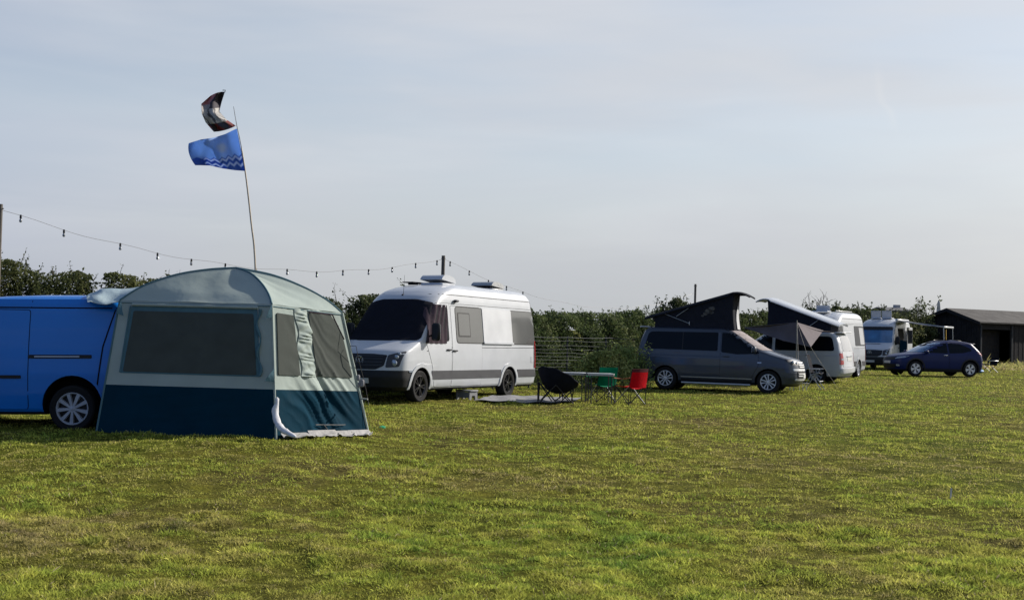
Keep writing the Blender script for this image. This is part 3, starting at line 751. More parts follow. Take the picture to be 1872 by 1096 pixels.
# ================================================================== navy crossover car
def crossover(loc, yaw, pitch=0., roll=0.):
    t = thing('parked_car', 'navy blue crossover car parked in front of the dark timber shed', 'car', loc, yaw, None, pitch, roll)
    front = [(.20, 2.02), (.28, 2.12), (.45, 2.19), (.62, 2.20), (.76, 2.16), (.86, 2.06), (.92, 1.90), (.97, 1.62), (1.0, 1.38), (1.03, 1.16), (1.05, 1.08),
             (1.20, .84), (1.36, .50), (1.46, .24), (1.53, 0.0), (1.57, -.2), (1.595, -.42), (1.605, -.6)]
    rear = [(.22, -1.98), (.32, -2.06), (.5, -2.10), (.75, -2.09), (.92, -2.06), (1.02, -2.03), (1.12, -1.97), (1.28, -1.82), (1.38, -1.72), (1.43, -1.70), (1.47, -1.66), (1.52, -1.42), (1.565, -1.12), (1.595, -.85), (1.605, -.7)]
    width = [(.20, .80), (.30, .86), (.5, .88), (.72, .886), (.9, .872), (1.0, .85), (1.06, .825), (1.25, .76), (1.42, .69), (1.52, .62), (1.575, .53), (1.60, .36), (1.605, .2)]
    sh = Shell(front, rear, width, [(.2, .55), (.9, .62), (1.05, .45), (1.6, .5)], [(.2, .35), (1.0, .32), (1.4, .3), (1.6, .4)], 2.4)
    lv = levels([front, rear, width], 1.605, .045)
    def mf(x, y, z, n): return 1 if z < .30 else 0
    mkbody(sh, lv, [navyp, black, seam], [(1.305, .34, .395), (-1.305, .34, .395)], t, mf)
    for s, sg in (('L', 1), ('R', -1)):
        fl = MB()
        for cx in (1.305, -1.305):
            o = arc(cx, .34, .455, -10, 190, 20); i = arc(cx, .34, .397, -10, 190, 20)[::-1]; fl = MB(); patch(sh, fl, o + i, s, .012, 0, .2, .03); fl.build('wheel_arch_trim', black, t, fixn=False)
        fl = MB(); patch(sh, fl, [(.86, .22), (.86, .34), (-.86, .34), (-.86, .22)], s, .012); fl.build('sill_trim', black, t, fixn=False)
        d = mkdoor(sh, rp([(.98, .36), (1.0, .98), (.55, 1.36), (.18, 1.50), (-.28, 1.52), (-.28, .36)], .05), s, navyp, t)
        mkpatch(sh, 'door_window', rp([(.90, 1.035), (.60, 1.27), (.22, 1.43), (-.24, 1.475), (-.24, 1.02)], .04), s, glass, d, .008); mkhandle(sh, d, -.12, .93, s, chrome)
        d = mkdoor(sh, rp([(-.30, .36), (-.30, 1.52), (-.9, 1.47), (-1.40, 1.22), (-1.05, .75), (-.9, .40)], .05), s, navyp, t)
        mkpatch(sh, 'door_window', rp([(-.32, 1.02), (-.32, 1.475), (-.85, 1.44), (-1.30, 1.28), (-1.42, 1.15), (-1.0, 1.05)], .04), s, glass, d, .008)
        mkmirror(t, (.82, sg * .80, 1.06), sg, navyp, .16, .2, .05)
        hl = MB(); patch(sh, hl, rp([(sg * .50, .74), (sg * .82, .80), (sg * .855, .88), (sg * .55, .83)], .02), 'F', .012, rim=.05); hl.build('headlight', lens, t, fixn=False)
        fg = MB(); patch(sh, fg, rp([(sg * .60, .42), (sg * .72, .42), (sg * .72, .50), (sg * .60, .50)], .03), 'F', .012); fg.build('fog_light', lens, t, fixn=False)
        tl = MB(); patch(sh, tl, rp([(sg * .50, .98), (sg * .83, .93), (sg * .83, 1.07), (sg * .52, 1.08)], .02), 'B', .014, rim=.05)
        patch(sh, tl, rp([(-1.76, 1.02), (-1.95, .95), (-1.99, 1.04), (-1.90, 1.10)], .02), s, .012); tl.build('tail_light', redlens, t, fixn=False)
        rfl = MB(); patch(sh, rfl, rp([(sg * .60, .55), (sg * .80, .55), (sg * .80, .60), (sg * .60, .60)], .01), 'B', .014); rfl.build('reflector', redlens, t, fixn=False)
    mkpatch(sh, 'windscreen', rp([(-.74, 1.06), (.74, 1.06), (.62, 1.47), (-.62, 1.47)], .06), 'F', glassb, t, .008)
    mkpatch(sh, 'rear_window', rp([(-.66, 1.12), (.66, 1.12), (.56, 1.38), (-.56, 1.38)], .05), 'B', glass, t, .008)
    g = MB(); patch(sh, g, rp([(-.50, .70), (.50, .70), (.56, .82), (-.56, .82)], .02), 'F', .012); patch(sh, g, rp([(-.5, .34), (.5, .34), (.6, .52), (-.6, .52)], .04), 'F', .012); g.build('grille', black, t, fixn=False)
    n = MB(); patch(sh, n, rp([(-.26, .55), (.26, .55), (.26, .66), (-.26, .66)], .01), 'F', .02); n.build('number_plate', plate_w, t, fixn=False)
    sp = MB(); sp.box((-1.60, 0, 1.455), (.26, 1.02, .03), ch=.012); sp.build('rear_spoiler', navyp, t)
    for s in (1, -1):
        rr_ = MB(); rr_.tube([(.2 - i * .15, s * sh.half(.2 - i * .15, 1.55) * .93, float(np.interp(.2 - i * .15, [-1.3, -.6, .2], [1.55, 1.62, 1.545]))) for i in range(11)], .014, n=6); rr_.build('roof_rail', black, t)
    for x in (1.305, -1.305):
        for s in (1, -1): mkwheel('star5', .335, .215, .225, t, x, s * .785, s)
    un = MB(); un.box((0, 0, .30), (3.6, 1.3, .12), ch=.03); un.build('underbody', seam, t)
    return t, sh

# ================================================================== camera, world, sun
def proj(p):
    x, y, z = p[0], p[1], p[2] - EYE
    c, s = math.cos(PITCH), math.sin(PITCH)
    d = y * c + z * s; v = -y * s + z * c; u = x / d * F; w = -v / d * F
    cr, sr = math.cos(ROLL), math.sin(ROLL)
    return (CX + u * cr - w * sr, CY + u * sr + w * cr)
cam = bpy.data.cameras.new('Camera'); co = bpy.data.objects.new('Camera', cam); C.objects.link(co)
cam.sensor_width = 36; cam.lens = 36 * F / 1872; cam.clip_end = 9000; cam.clip_start = .1
co.matrix_world = Matrix.Translation((0, 0, EYE)) @ Matrix.Rotation(PI / 2 + PITCH, 4, 'X') @ Matrix.Rotation(ROLL, 4, 'Z')
bpy.context.scene.camera = co

SUN_AZ, SUN_EL = R(60), R(28.5)                       # azimuth clockwise from the view direction
SD = Vector((math.sin(SUN_AZ) * math.cos(SUN_EL), math.cos(SUN_AZ) * math.cos(SUN_EL), math.sin(SUN_EL)))
sl = bpy.data.lights.new('Sun', 'SUN'); sl.energy = 4.8; sl.angle = R(.6); sl.color = (1.0, .93, .83)
so = bpy.data.objects.new('Sun', sl); C.objects.link(so); so.rotation_euler = (-SD).to_track_quat('-Z', 'Y').to_euler(); so.location = (30, 20, 40)

w = bpy.data.worlds.new('World'); bpy.context.scene.world = w; w.use_nodes = True
nt = w.node_tree; N = nt.nodes; L = nt.links
bg = N['Background']; bg.inputs['Strength'].default_value = .10
sky = N.new('ShaderNodeTexSky'); sky.sky_type = 'NISHITA'; sky.sun_disc = False
sky.sun_elevation = SUN_EL; sky.sun_rotation = SUN_AZ; sky.air_density = 1.0; sky.dust_density = 1.2; sky.ozone_density = 1.4
def math_(op, a, b=None, c=None):
    n = N.new('ShaderNodeMath'); n.operation = op
    for i, x in enumerate((a, b, c)):
        if x is None: continue
        if isinstance(x, (int, float)): n.inputs[i].default_value = x
        else: L.new(x, n.inputs[i])
    return n.outputs[0]
def mixc(f, a, b):
    n = N.new('ShaderNodeMix'); n.data_type = 'RGBA'
    if isinstance(f, (int, float)): n.inputs[0].default_value = f
    else: L.new(f, n.inputs[0])
    for i, x in ((6, a), (7, b)):
        if isinstance(x, tuple): n.inputs[i].default_value = (*x, 1)
        else: L.new(x, n.inputs[i])
    return n.outputs[2]
def smap(x, a, b, c, d):
    n = N.new('ShaderNodeMapRange'); n.interpolation_type = 'SMOOTHSTEP'; L.new(x, n.inputs[0])
    for i, q in enumerate((a, b, c, d)): n.inputs[i + 1].default_value = q
    return n.outputs[0]
tc = N.new('ShaderNodeTexCoord'); D3 = tc.outputs['Generated']
sx = N.new('ShaderNodeSeparateXYZ'); L.new(D3, sx.inputs[0])
dt = N.new('ShaderNodeVectorMath'); dt.operation = 'DOT_PRODUCT'; L.new(D3, dt.inputs[0]); dt.inputs[1].default_value = SD
glow = smap(dt.outputs['Value'], -.62, .42, 0, 1)          # haze is brighter towards the sun
el = sx.outputs['Z']
cn = N.new('ShaderNodeTexNoise'); cn.inputs['Scale'].default_value = 2.2; cn.inputs['Detail'].default_value = 4; cn.inputs['Roughness'].default_value = .5
mp = N.new('ShaderNodeMapping'); mp.inputs['Scale'].default_value = (1, 1, 5.5); mp.inputs['Rotation'].default_value = (R(14), 0, R(20)); L.new(D3, mp.inputs[0]); L.new(mp.outputs[0], cn.inputs['Vector'])
veil = smap(cn.outputs['Fac'], .30, .72, -.34, .16)       # thin high cloud
base = smap(el, -.02, .75, .98, .10)
fac = math_('ADD', base, math_('MULTIPLY', veil, smap(el, .0, .22, .15, 1.)))
fac = math_('MINIMUM', math_('MAXIMUM', fac, 0.), 1.)
hcol = mixc(glow, (.75, 1.6, 4.7), (4.8, 5.05, 5.5))
hlow = mixc(glow, (.80, 1.6, 4.4), (4.10, 4.26, 4.46))
hz0 = mixc(smap(el, 0., .14, 0, 1), hlow, hcol)
hz = mixc(smap(dt.outputs['Value'], .45, .98, 0, .55), hz0, (6.4, 6.35, 6.3))       # brightest round the sun
cn2 = N.new('ShaderNodeTexNoise'); cn2.inputs['Scale'].default_value = 3.1; cn2.inputs['Detail'].default_value = 6; cn2.inputs['Roughness'].default_value = .52; cn2.inputs['Distortion'].default_value = .5
mp2 = N.new('ShaderNodeMapping'); mp2.inputs['Scale'].default_value = (1, 1, 7.5); mp2.inputs['Rotation'].default_value = (R(-16), R(9), R(48)); L.new(D3, mp2.inputs[0]); L.new(mp2.outputs[0], cn2.inputs['Vector'])
hz = mixc(math_('MULTIPLY', smap(cn2.outputs['Fac'], .40, .72, 0, .38), smap(el, .02, .12, .25, 1.)), hz, (5.9, 6.0, 6.25))     # wisps of high cloud
hz = mixc(math_('MULTIPLY', smap(cn2.outputs['Fac'], .46, .22, 0, .30), smap(el, .05, .2, 0, 1.)), hz, (3.5, 4.1, 5.1))
out = mixc(fac, sky.outputs[0], hz)
# one short, faint vapour trail in the thin cloud
az = N.new('ShaderNodeMath'); az.operation = 'ARCTAN2'; L.new(sx.outputs['X'], az.inputs[0]); L.new(sx.outputs['Y'], az.inputs[1])
TR = [P(x, y, 1.) - Vector((0, 0, EYE)) for x, y in ((1604, 100), (1606, 150), (1612, 185), (1628, 205), (1636, 240))]
fc = N.new('ShaderNodeFloatCurve'); cm = fc.mapping.curves[0]
zs = [v.normalized().z for v in TR][::-1]; as_ = [math.atan2(v.x, v.y) for v in TR][::-1]; z0, z1, a0, a1 = min(zs), max(zs), min(as_), max(as_)
while len(cm.points) < 5: cm.points.new(.5, .5)
for i in range(5): cm.points[i].location = ((zs[i] - z0) / (z1 - z0), (as_[i] - a0) / (a1 - a0))
fc.mapping.update()
zn = math_('DIVIDE', math_('SUBTRACT', el, z0), z1 - z0); L.new(zn, fc.inputs['Value'])
ac = math_('ADD', math_('MULTIPLY', fc.outputs[0], a1 - a0), a0)
dd = math_('DIVIDE', math_('SUBTRACT', az.outputs[0], ac), .0030)
gs_ = math_('EXPONENT', math_('MULTIPLY', math_('MULTIPLY', dd, dd), -1.))
tr = math_('MULTIPLY', math_('MULTIPLY', gs_, math_('MULTIPLY', smap(zn, -.1, .25, 0, 1), smap(zn, .55, 1.05, 1, 0))), .10)
out = mixc(tr, out, (7.2, 7.0, 6.7))
L.new(out, bg.inputs['Color'])
sc = bpy.context.scene
sc.view_settings.view_transform = 'Standard'; sc.view_settings.look = 'None'; sc.view_settings.exposure = .35; sc.view_settings.gamma = 1
sc.cycles.max_bounces = 6; sc.cycles.transparent_max_bounces = 6

# ================================================================== the field
def relief(x, y):
    """hummocks and hollows of rough turf"""
    a = (fbm(x * 1.5, y * 1.5, 5, 3) - .5) * .07 + (fbm(x * 4.2, y * 4.2, 15, 2) - .5) * .062
    return a * np.exp(-(y / 45.) ** 2)
def axis(lo, hi, f0, f1, d):
    fine = np.arange(f0, f1 + 1e-6, d); a = []; x = f1; s = d
    while x < hi: s *= 1.28; x += s; a.append(x)
    b = []; x = f0; s = d
    while x > lo: s *= 1.28; x -= s; b.append(x)
    return np.array(b[::-1] + list(fine) + a)
XS = axis(-3500, 3500, -12, 16, .085); YS = axis(-60, 5000, 4.2, 40, .085)
gx, gy = np.meshgrid(XS, YS, indexing='ij')
micro = relief(gx, gy)
gzz = gz(gx, gy) + micro
nx, ny = gx.shape
me = bpy.data.meshes.new('grass_field'); vv = np.stack([gx, gy, gzz], -1).reshape(-1, 3)
ii, jj = np.meshgrid(np.arange(nx - 1), np.arange(ny - 1), indexing='ij'); a = (ii * ny + jj).ravel()
qd = np.stack([a, a + ny, a + ny + 1, a + 1], -1)
me.vertices.add(len(vv)); me.vertices.foreach_set('co', vv.ravel().astype(np.float32))
me.loops.add(qd.size); me.loops.foreach_set('vertex_index', qd.ravel().astype(np.int32))
me.polygons.add(len(qd)); me.polygons.foreach_set('loop_start', (np.arange(len(qd)) * 4).astype(np.int32))
me.update(calc_edges=True); me.polygons.foreach_set('use_smooth', [True] * len(qd))
gm = bpy.data.materials.new('turf'); gm.use_nodes = True
def turf(m):
    nt = m.node_tree; N = nt.nodes; L = nt.links; b = N['Principled BSDF']; b.inputs['Roughness'].default_value = .9; b.inputs['Specular IOR Level'].default_value = .02
    tc = N.new('ShaderNodeTexCoord')
    def nz(s, d, st=(1, 1, 1)):
        mp = N.new('ShaderNodeMapping'); mp.inputs['Scale'].default_value = st; L.new(tc.outputs['Object'], mp.inputs[0])
        n = N.new('ShaderNodeTexNoise'); n.inputs['Scale'].default_value = s; n.inputs['Detail'].default_value = d; n.inputs['Roughness'].default_value = .6; L.new(mp.outputs[0], n.inputs['Vector']); return n.outputs['Fac']
    def ramp(x, stops):
        r = N.new('ShaderNodeValToRGB'); L.new(x, r.inputs[0]); e = r.color_ramp.elements
        e[0].position, e[0].color = stops[0][0], (*stops[0][1], 1); e[1].position, e[1].color = stops[-1][0], (*stops[-1][1], 1)
        for p, c in stops[1:-1]: q = e.new(p); q.color = (*c, 1)
        return r.outputs[0]
    big = ramp(nz(.22, 5, (1, .7, 1)), [(.36, (.095, .080, .028)), (.48, (.100, .098, .018)), (.62, (.080, .096, .014))])
    mid = ramp(nz(1.6, 6), [(.30, (.55, .55, .55)), (.5, (1, 1, 1)), (.72, (1.35, 1.3, 1.1))])
    fine = ramp(nz(14, 6), [(.28, (.45, .45, .45)), (.5, (1, 1, 1)), (.7, (1.5, 1.45, 1.2))])
    def mul(a, c):
        n = N.new('ShaderNodeMix'); n.data_type = 'RGBA'; n.blend_type = 'MULTIPLY'; n.inputs[0].default_value = 1; L.new(a, n.inputs[6]); L.new(c, n.inputs[7]); return n.outputs[2]
    c = mul(mul(big, mid), fine); L.new(c, b.inputs['Base Color'])
    bp = N.new('ShaderNodeBump'); bp.inputs['Strength'].default_value = .9; bp.inputs['Distance'].default_value = .05; L.new(nz(22, 6), bp.inputs['Height']); L.new(bp.outputs[0], b.inputs['Normal'])
turf(gm); me.materials.append(gm)
field = bpy.data.objects.new('grass_field', me); C.objects.link(field); field['kind'] = 'structure'

def tri_mesh(name, verts, faces_n, cols, m, parent=None):
    """verts (n,k,3): n separate faces of k corners each; cols (n,3)"""
    n, k = verts.shape[:2]
    me = bpy.data.meshes.new(name); me.vertices.add(n * k); me.vertices.foreach_set('co', verts.reshape(-1).astype(np.float32))
    me.loops.add(n * k); me.loops.foreach_set('vertex_index', np.arange(n * k, dtype=np.int32))
    me.polygons.add(n); me.polygons.foreach_set('loop_start', np.arange(0, n * k, k, dtype=np.int32))
    me.update(calc_edges=True)
    at = me.color_attributes.new('tint', 'FLOAT_COLOR', 'POINT')
    c = np.ones((n, k, 4), np.float32); c[:, :, :3] = cols[:, None, :]
    at.data.foreach_set('color', c.ravel()); me.materials.append(m)
    o = bpy.data.objects.new(name, me); C.objects.link(o)
    if parent is not None: o.parent = parent
    return o
def pal(t, stops):
    ps = [s[0] for s in stops]
    return np.stack([np.interp(t, ps, [s[1][k] for s in stops]) for k in range(3)], -1)
def blades(name, n, xr, yfn, hmul=1., cmul=(.93, .93, 1.06), lush=None, wmul=1.):
    r = RNG; y = yfn(r.random(n)); x = (r.random(n) * 2 - 1) * (y * .47 + 1.6) if xr is None else xr(r.random(n), y)
    cl = fbm(x * 1.3, y * 1.0, 11, 4); cl2 = .55 * fbm(x * 4.2, y * 4.2, 15, 2) + .45 * vnoise(x * 11, y * 11, 23); dry = fbm(x * .30, y * .42, 31, 4)
    keep = r.random(n) < np.clip(.42 + 2.4 * (cl2 - .36), .24, 1)
    x, y, cl, cl2, dry = x[keep], y[keep], cl[keep], cl2[keep], dry[keep]; n = len(x)
    z = gz(x, y) + relief(x, y) - .006
    h = (.014 + .036 * np.clip(cl2 - .25, 0, 1) + .030 * np.clip(cl - .42, 0, 1) * 2) * (.6 + .8 * r.random(n)) * hmul
    tus = vnoise(x * 2.6 + 3, y * 2.0, 61); tk = .75 * np.clip((tus - .84) / .08, 0, 1) * (vnoise(x * 9, y * 9, 63) > .35)   # scattered rank tufts
    h *= 1 + .9 * tk
    h *= np.where(r.random(n) < .012, 1.9, 1.0)
    wd = (.0032 + .0022 * r.random(n)) * np.maximum(1, y / 7.5) ** .85 * wmul
    h = h * np.maximum(1, y / 16) ** .25
    az = r.random(n) * 2 * PI; lean = .35 + .95 * r.random(n)
    dx, dy = np.cos(az) * np.sin(lean), np.sin(az) * np.sin(lean); dz = np.cos(lean)
    fa = r.random(n) * 2 * PI; ux, uy = np.cos(fa), np.sin(fa)
    V = np.zeros((n, 4, 3)); B = np.stack([x, y, z], -1); U = np.stack([ux, uy, np.zeros(n)], -1) * wd[:, None] / 2
    T = np.stack([dx, dy, dz], -1) * h[:, None]
    V[:, 0] = B - U; V[:, 1] = B + U; mid = B + T * .55 + np.stack([0 * h, 0 * h, .10 * h], -1)
    V[:, 1] = B + U; V[:, 2] = B + T; V[:, 3] = mid - U * 1.1
    t = np.clip((dry - .5) * .80 + .51 + (cl - .5) * .45 + (vnoise(x * 6, y * 6, 41) - .5) * .55, 0, 1)
    col = pal(t, [(0, (.300, .245, .105)), (.28, (.325, .295, .076)), (.52, (.325, .335, .056)), (.78, (.255, .305, .046)), (1, (.130, .200, .032))])
    col = col * (1 - .62 * tk[:, None]) + np.array([.060, .105, .012]) * .62 * tk[:, None]  # shade of the tufts mixed into their blade colour
    col *= (.88 + .80 * vnoise(x * 10 + 5, y * 7, 71))[:, None]
    straw = r.random(n) < (.025 + .14 * np.clip(.5 - t, 0, .5))
    col[straw] = np.array([.40, .33, .18]) * (.7 + .6 * r.random((straw.sum(), 1)))
    col *= (.58 + 1.04 * r.random((n, 1))) * np.array(cmul)
    return tri_mesh(name, V, None, col, grassm)
def ydist(u):
    # density falling as 1/y : even cover in the picture
    return 4.6 * (46 / 4.6) ** u
g = blades('mown_grass', 1500000, None, lambda u: np.where(u < .38, 4.6 + (u / .38) ** .8 * 6.5, 11.1 * (92 / 11.1) ** np.clip((u - .38) / .62, 0, 1)))
tag(g, 'short patchy mown grass across the whole field', 'grass', kind='stuff')
def shedx(u, y): return 24 + (y - 66) * .55 + u * 17
g = blades('long_grass', 26000, lambda u, y: 27.5 + u * 22, lambda u: 70 + u * 14, 6., (1.15, 1.0, 2.2), wmul=1.2)
tag(g, 'pale uncut grass along the foot of the timber shed', 'grass', kind='stuff')

# ================================================================== hedges, bushes and trees
LEAFCOL = [(0, (.032, .046, .020)), (.35, (.070, .094, .036)), (.7, (.130, .152, .062)), (1, (.230, .230, .110))]
def leaves(pos, size, nbias, colt, name, parent, colmul=(1, 1, 1), stops=LEAFCOL):
    r = RNG; n = len(pos)
    a = r.normal(size=(n, 3)); a /= np.linalg.norm(a, axis=1)[:, None]
    nm = r.normal(size=(n, 3)) + np.array(nbias); nm /= np.linalg.norm(nm, axis=1)[:, None]
    b = np.cross(nm, a); b /= np.linalg.norm(b, axis=1)[:, None] + 1e-9; a = np.cross(b, nm)
    l = size * (.5 + 1.1 * r.random((n, 1)) ** 1.6)
    V = np.zeros((n, 4, 3)); V[:, 0] = pos - a * l * .55; V[:, 1] = pos + b * l * .32 + nm * l * .10; V[:, 2] = pos + a * l * .55; V[:, 3] = pos - b * l * .32 + nm * l * .10
    col = pal(np.clip(colt + .22 * (r.random(n) - .5), 0, 1), stops) * (.75 + .5 * r.random((n, 1))) * np.array(colmul)
    return tri_mesh(name, V, None, col, leafm, parent)
def shoot(mb, base, d, ln, r0, out, leaf_step=.05):
    """one arching stem; leaf positions are added to out"""
    p = Vector(base); d = Vector(d).normalized(); pts = [p.copy()]; k = 7
    for i in range(k):
        d = (d + Vector((random.gauss(0, .12), random.gauss(0, .12), random.gauss(-.04, .08)))).normalized(); p = p + d * ln / k; pts.append(p.copy())
    mb.tube(pts, [r0 * (1 - .8 * i / k) for i in range(k + 1)], n=4, cap=False)
    m = int(ln / leaf_step)
    for i in range(m):
        q = (i + .5) / m * k; a = int(q); c = pts[a].lerp(pts[min(a + 1, k)], q - a)
        out.append(c + Vector((random.gauss(0, .03), random.gauss(0, .03), random.gauss(0, .03))))
def hedge_run(name, label, cat, path, thick, dens, leaf, seed, shoots=30, colmul=(1, 1, 1), rag=.35, group=None, shootlen=.6, bright=0.):
    """path: list of (x, y, height)"""
    path = [Vector(p) for p in path]
    D = [0.]
    for i in range(len(path) - 1): D.append(D[-1] + (path[i + 1] - path[i]).xy.length)
    Lg = D[-1]; xs = [p.x for p in path]; ys = [p.y for p in path]; hs = [p.z for p in path]
    t = thing(name, label, cat, (0, 0, 0), 0, group)
    r = RNG; n = int(Lg * np.mean(hs) * thick * dens)
    s = r.random(n) * Lg; zz = r.random(n) ** .8; wv = np.clip(r.normal(size=n) * .55, -1.25, 1.25)
    def H(s): return np.interp(s, D, hs) - .16 + (fbm(s * .9, s * 0 + seed, seed, 4) - .5) * 2 * rag + (vnoise(s * 5.5, s * 0 + 3, seed + 4) - .5) * .22
    h = H(s); z = zz * h
    tang = np.stack([np.gradient(np.interp(np.linspace(0, Lg, 200), D, xs)), np.gradient(np.interp(np.linspace(0, Lg, 200), D, ys))], -1)
    tang /= np.linalg.norm(tang, axis=1)[:, None]; idx = np.clip((s / Lg * 199).astype(int), 0, 199)
    nx, ny = tang[idx, 1], -tang[idx, 0]
    bul = (fbm(s * 1.4 + 7, z * 1.4, seed + 9, 3) - .5) * 1.1
    prof = np.sqrt(np.clip(1 - (zz * .92) ** 3.2, .03, 1)) * (.75 + bul)
    off = wv * thick / 2 * prof
    cl = fbm(s * 2.3, z * 2.3 + wv * .8, seed + 21, 3)
    keep = (cl > .36 + .10 * (zz > .93)); s, z, off, idx, cl, zz = s[keep], z[keep], off[keep], idx[keep], cl[keep], zz[keep]; nx, ny = nx[keep], ny[keep]
    px = np.interp(s, D, xs) + nx * off; py = np.interp(s, D, ys) + ny * off
    z = z + gz(px, py)
    pos = np.stack([px, py, z], -1)
    b = MB(); extra = []
    for k in range(int(Lg * 1.6)):                       # stems inside the hedge
        q = random.random() * Lg; x = float(np.interp(q, D, xs)) + random.gauss(0, .15); y = float(np.interp(q, D, ys)) + random.gauss(0, .2)
        hh = float(H(np.array([q]))[0]); pts = [Vector((x, y, -.05))]
        for j in range(5): pts.append(pts[-1] + Vector((random.gauss(0, .10), random.gauss(0, .10), hh * .17)))
        b.tube(pts, [.035 * (1 - .14 * j) for j in range(6)], n=5, cap=False)
    for k in range(shoots):
        q = random.random() * Lg; x = float(np.interp(q, D, xs)) + random.gauss(0, thick * .2); y = float(np.interp(q, D, ys)) + random.gauss(0, thick * .2)
        hh = float(H(np.array([q]))[0]) - .12
        shoot(b, (x, y, hh), (random.gauss(0, .55), random.gauss(0, .4), 1), shootlen * (.4 + .9 * random.random()), .010, extra, .035)
    b.build('woody_stems', bark, t, fixn=False, ang=80)  # woody stems and arching shoots among the foliage
    if extra:
        e = np.array([tuple(v) for v in extra]); pos = np.concatenate([pos, e]); cl = np.concatenate([cl, .4 + .3 * r.random(len(e))]); zz = np.concatenate([zz, np.ones(len(e))])
    ct = np.clip((cl - .36) * 1.8 + bright, 0, 1)
    leaves(pos, leaf, (0, -.35, .7), ct, 'foliage', t, colmul)
    return t
def HP(px, D, ytop):
    p = P(px, ytop, D); return (p.x, p.y, p.z)
hedge_run('hedge', 'ragged dark bramble hedge rising behind the blue van', 'hedge', [HP(-60, 23.5, 476), HP(40, 24, 480), HP(140, 25, 492), HP(250, 25.5, 502), HP(330, 26.5, 516)], 1.5, 4600, .056, 3, 26, (1.15, 1.02, .95), .12, shootlen=.40)
hedge_run('hedge', 'leafy hedge glimpsed between the tent and the big white campervan', 'hedge', [HP(335, 27, 520), HP(520, 28.5, 520), HP(590, 29.5, 532), HP(690, 31.5, 533), HP(800, 34.5, 545)], 1.4, 3900, .056, 13, 26, (.9, .88, .9), .16, shootlen=.55)
hedge_run('hedge', 'long green hedge standing behind the wire fence and folding chairs', 'hedge', [HP(815, 35, 548), HP(930, 37, 556), HP(1010, 39, 561), HP(1090, 41.5, 566), HP(1190, 45, 562)], 1.5, 3000, .068, 25, 90, (.95, 1.02, .95), .12, shootlen=.30, bright=.08)
hedge_run('bush', 'tall dark rounded bush against the sky beside the wooden light pole', 'bush', [HP(1192, 48, 556), HP(1215, 48.5, 543), HP(1245, 49, 540), HP(1264, 49.5, 552)], 1.3, 2300, .085, 37, 26, (.78, .78, .82), .08, shootlen=.3)
hedge_run('hedge', 'hedge seen through the gap between the two raised tent roofs', 'hedge', [HP(1200, 52, 575), HP(1300, 55, 572), HP(1390, 59, 566), HP(1450, 64, 568)], 1.6, 1100, .10, 43, 50, (1.0, 1.02, .95), .12, shootlen=.35)
hedge_run('hedge', 'distant dark hedge above the roofs of the far white vans', 'hedge', [HP(1450, 78, 566), HP(1510, 80, 558), HP(1560, 84, 560), HP(1600, 88, 565), HP(1640, 92, 572)], 2.2, 700, .14, 51, 60, (.85, .85, .85), .2, shootlen=.6)
hedge_run('bush', 'loose grey green bush between the awning and the timber shed', 'bush', [HP(1628, 78, 576), HP(1650, 79, 574), HP(1672, 80, 575), HP(1700, 82, 580)], 1.8, 700, .13, 57, 34, (1.15, 1.05, 1.1), .16, shootlen=.6)
hedge_run('bush', 'light green leafy bush growing out in front of the wire fence', 'bush', [HP(1066, 37.0, 650), HP(1095, 36.6, 630), HP(1130, 36.6, 618), HP(1160, 36.8, 626), HP(1178, 37.0, 650)], 1.2, 2600, .075, 63, 26, (1.9, 2.0, 1.6), .10, shootlen=.3, bright=.4)
def bare_tree(label, px, D, ytop, spread, seed, n=9, leafy=False):
    random.seed(seed); top = P(px, ytop, D); t = thing('tree', label, 'tree', (top.x, D, 0)); h = top.z
    tr = MB(); tr.tube([(0, 0, -.1), (.05, 0, h * .3), (-.03, .02, h * .55)], [.09, .065, .045], n=7); tr.build('trunk', bark, t)
    cr = MB(); ends = []
    for k in range(n):
        a = random.random() * 2 * PI; b = Vector((random.gauss(0, .03), random.gauss(0, .03), h * (.36 + .2 * random.random())))
        e = Vector((math.cos(a) * spread * (.3 + .7 * random.random()), math.sin(a) * spread * .6, h * (.74 + .26 * random.random())))
        m = b.lerp(e, .5) + Vector((math.cos(a) * .12, math.sin(a) * .1, -.08)); cr.tube([b, m, e], [.032, .020, .008], n=5, cap=False)
        for q in range(6):
            s = m.lerp(e, .1 + .85 * random.random()); f = s + Vector((random.gauss(0, .25), random.gauss(0, .2), .22 + .35 * random.random())); cr.tube([s, s.lerp(f, .5) + Vector((.03, 0, .02)), f], [.012, .009, .005], n=4, cap=False); ends.append(f)
    cr.build('crown', bark, t, fixn=False, ang=80)
    if leafy:
        pos = np.array([tuple(e + Vector((random.gauss(0, .12), random.gauss(0, .12), random.gauss(0, .12)))) for e in ends for _ in range(9)])
        leaves(pos, .15, (0, 0, .5), np.full(len(pos), .4), 'foliage', t, (1, .95, 1))
    random.seed(7)
bare_tree('small leafless tree standing above the distant hedge', 1492, 80, 533, 1.1, 5)
bare_tree('thin sapling with sparse leaves beside the shed gable', 1684, 81, 551, 1.0, 9, 8, True)

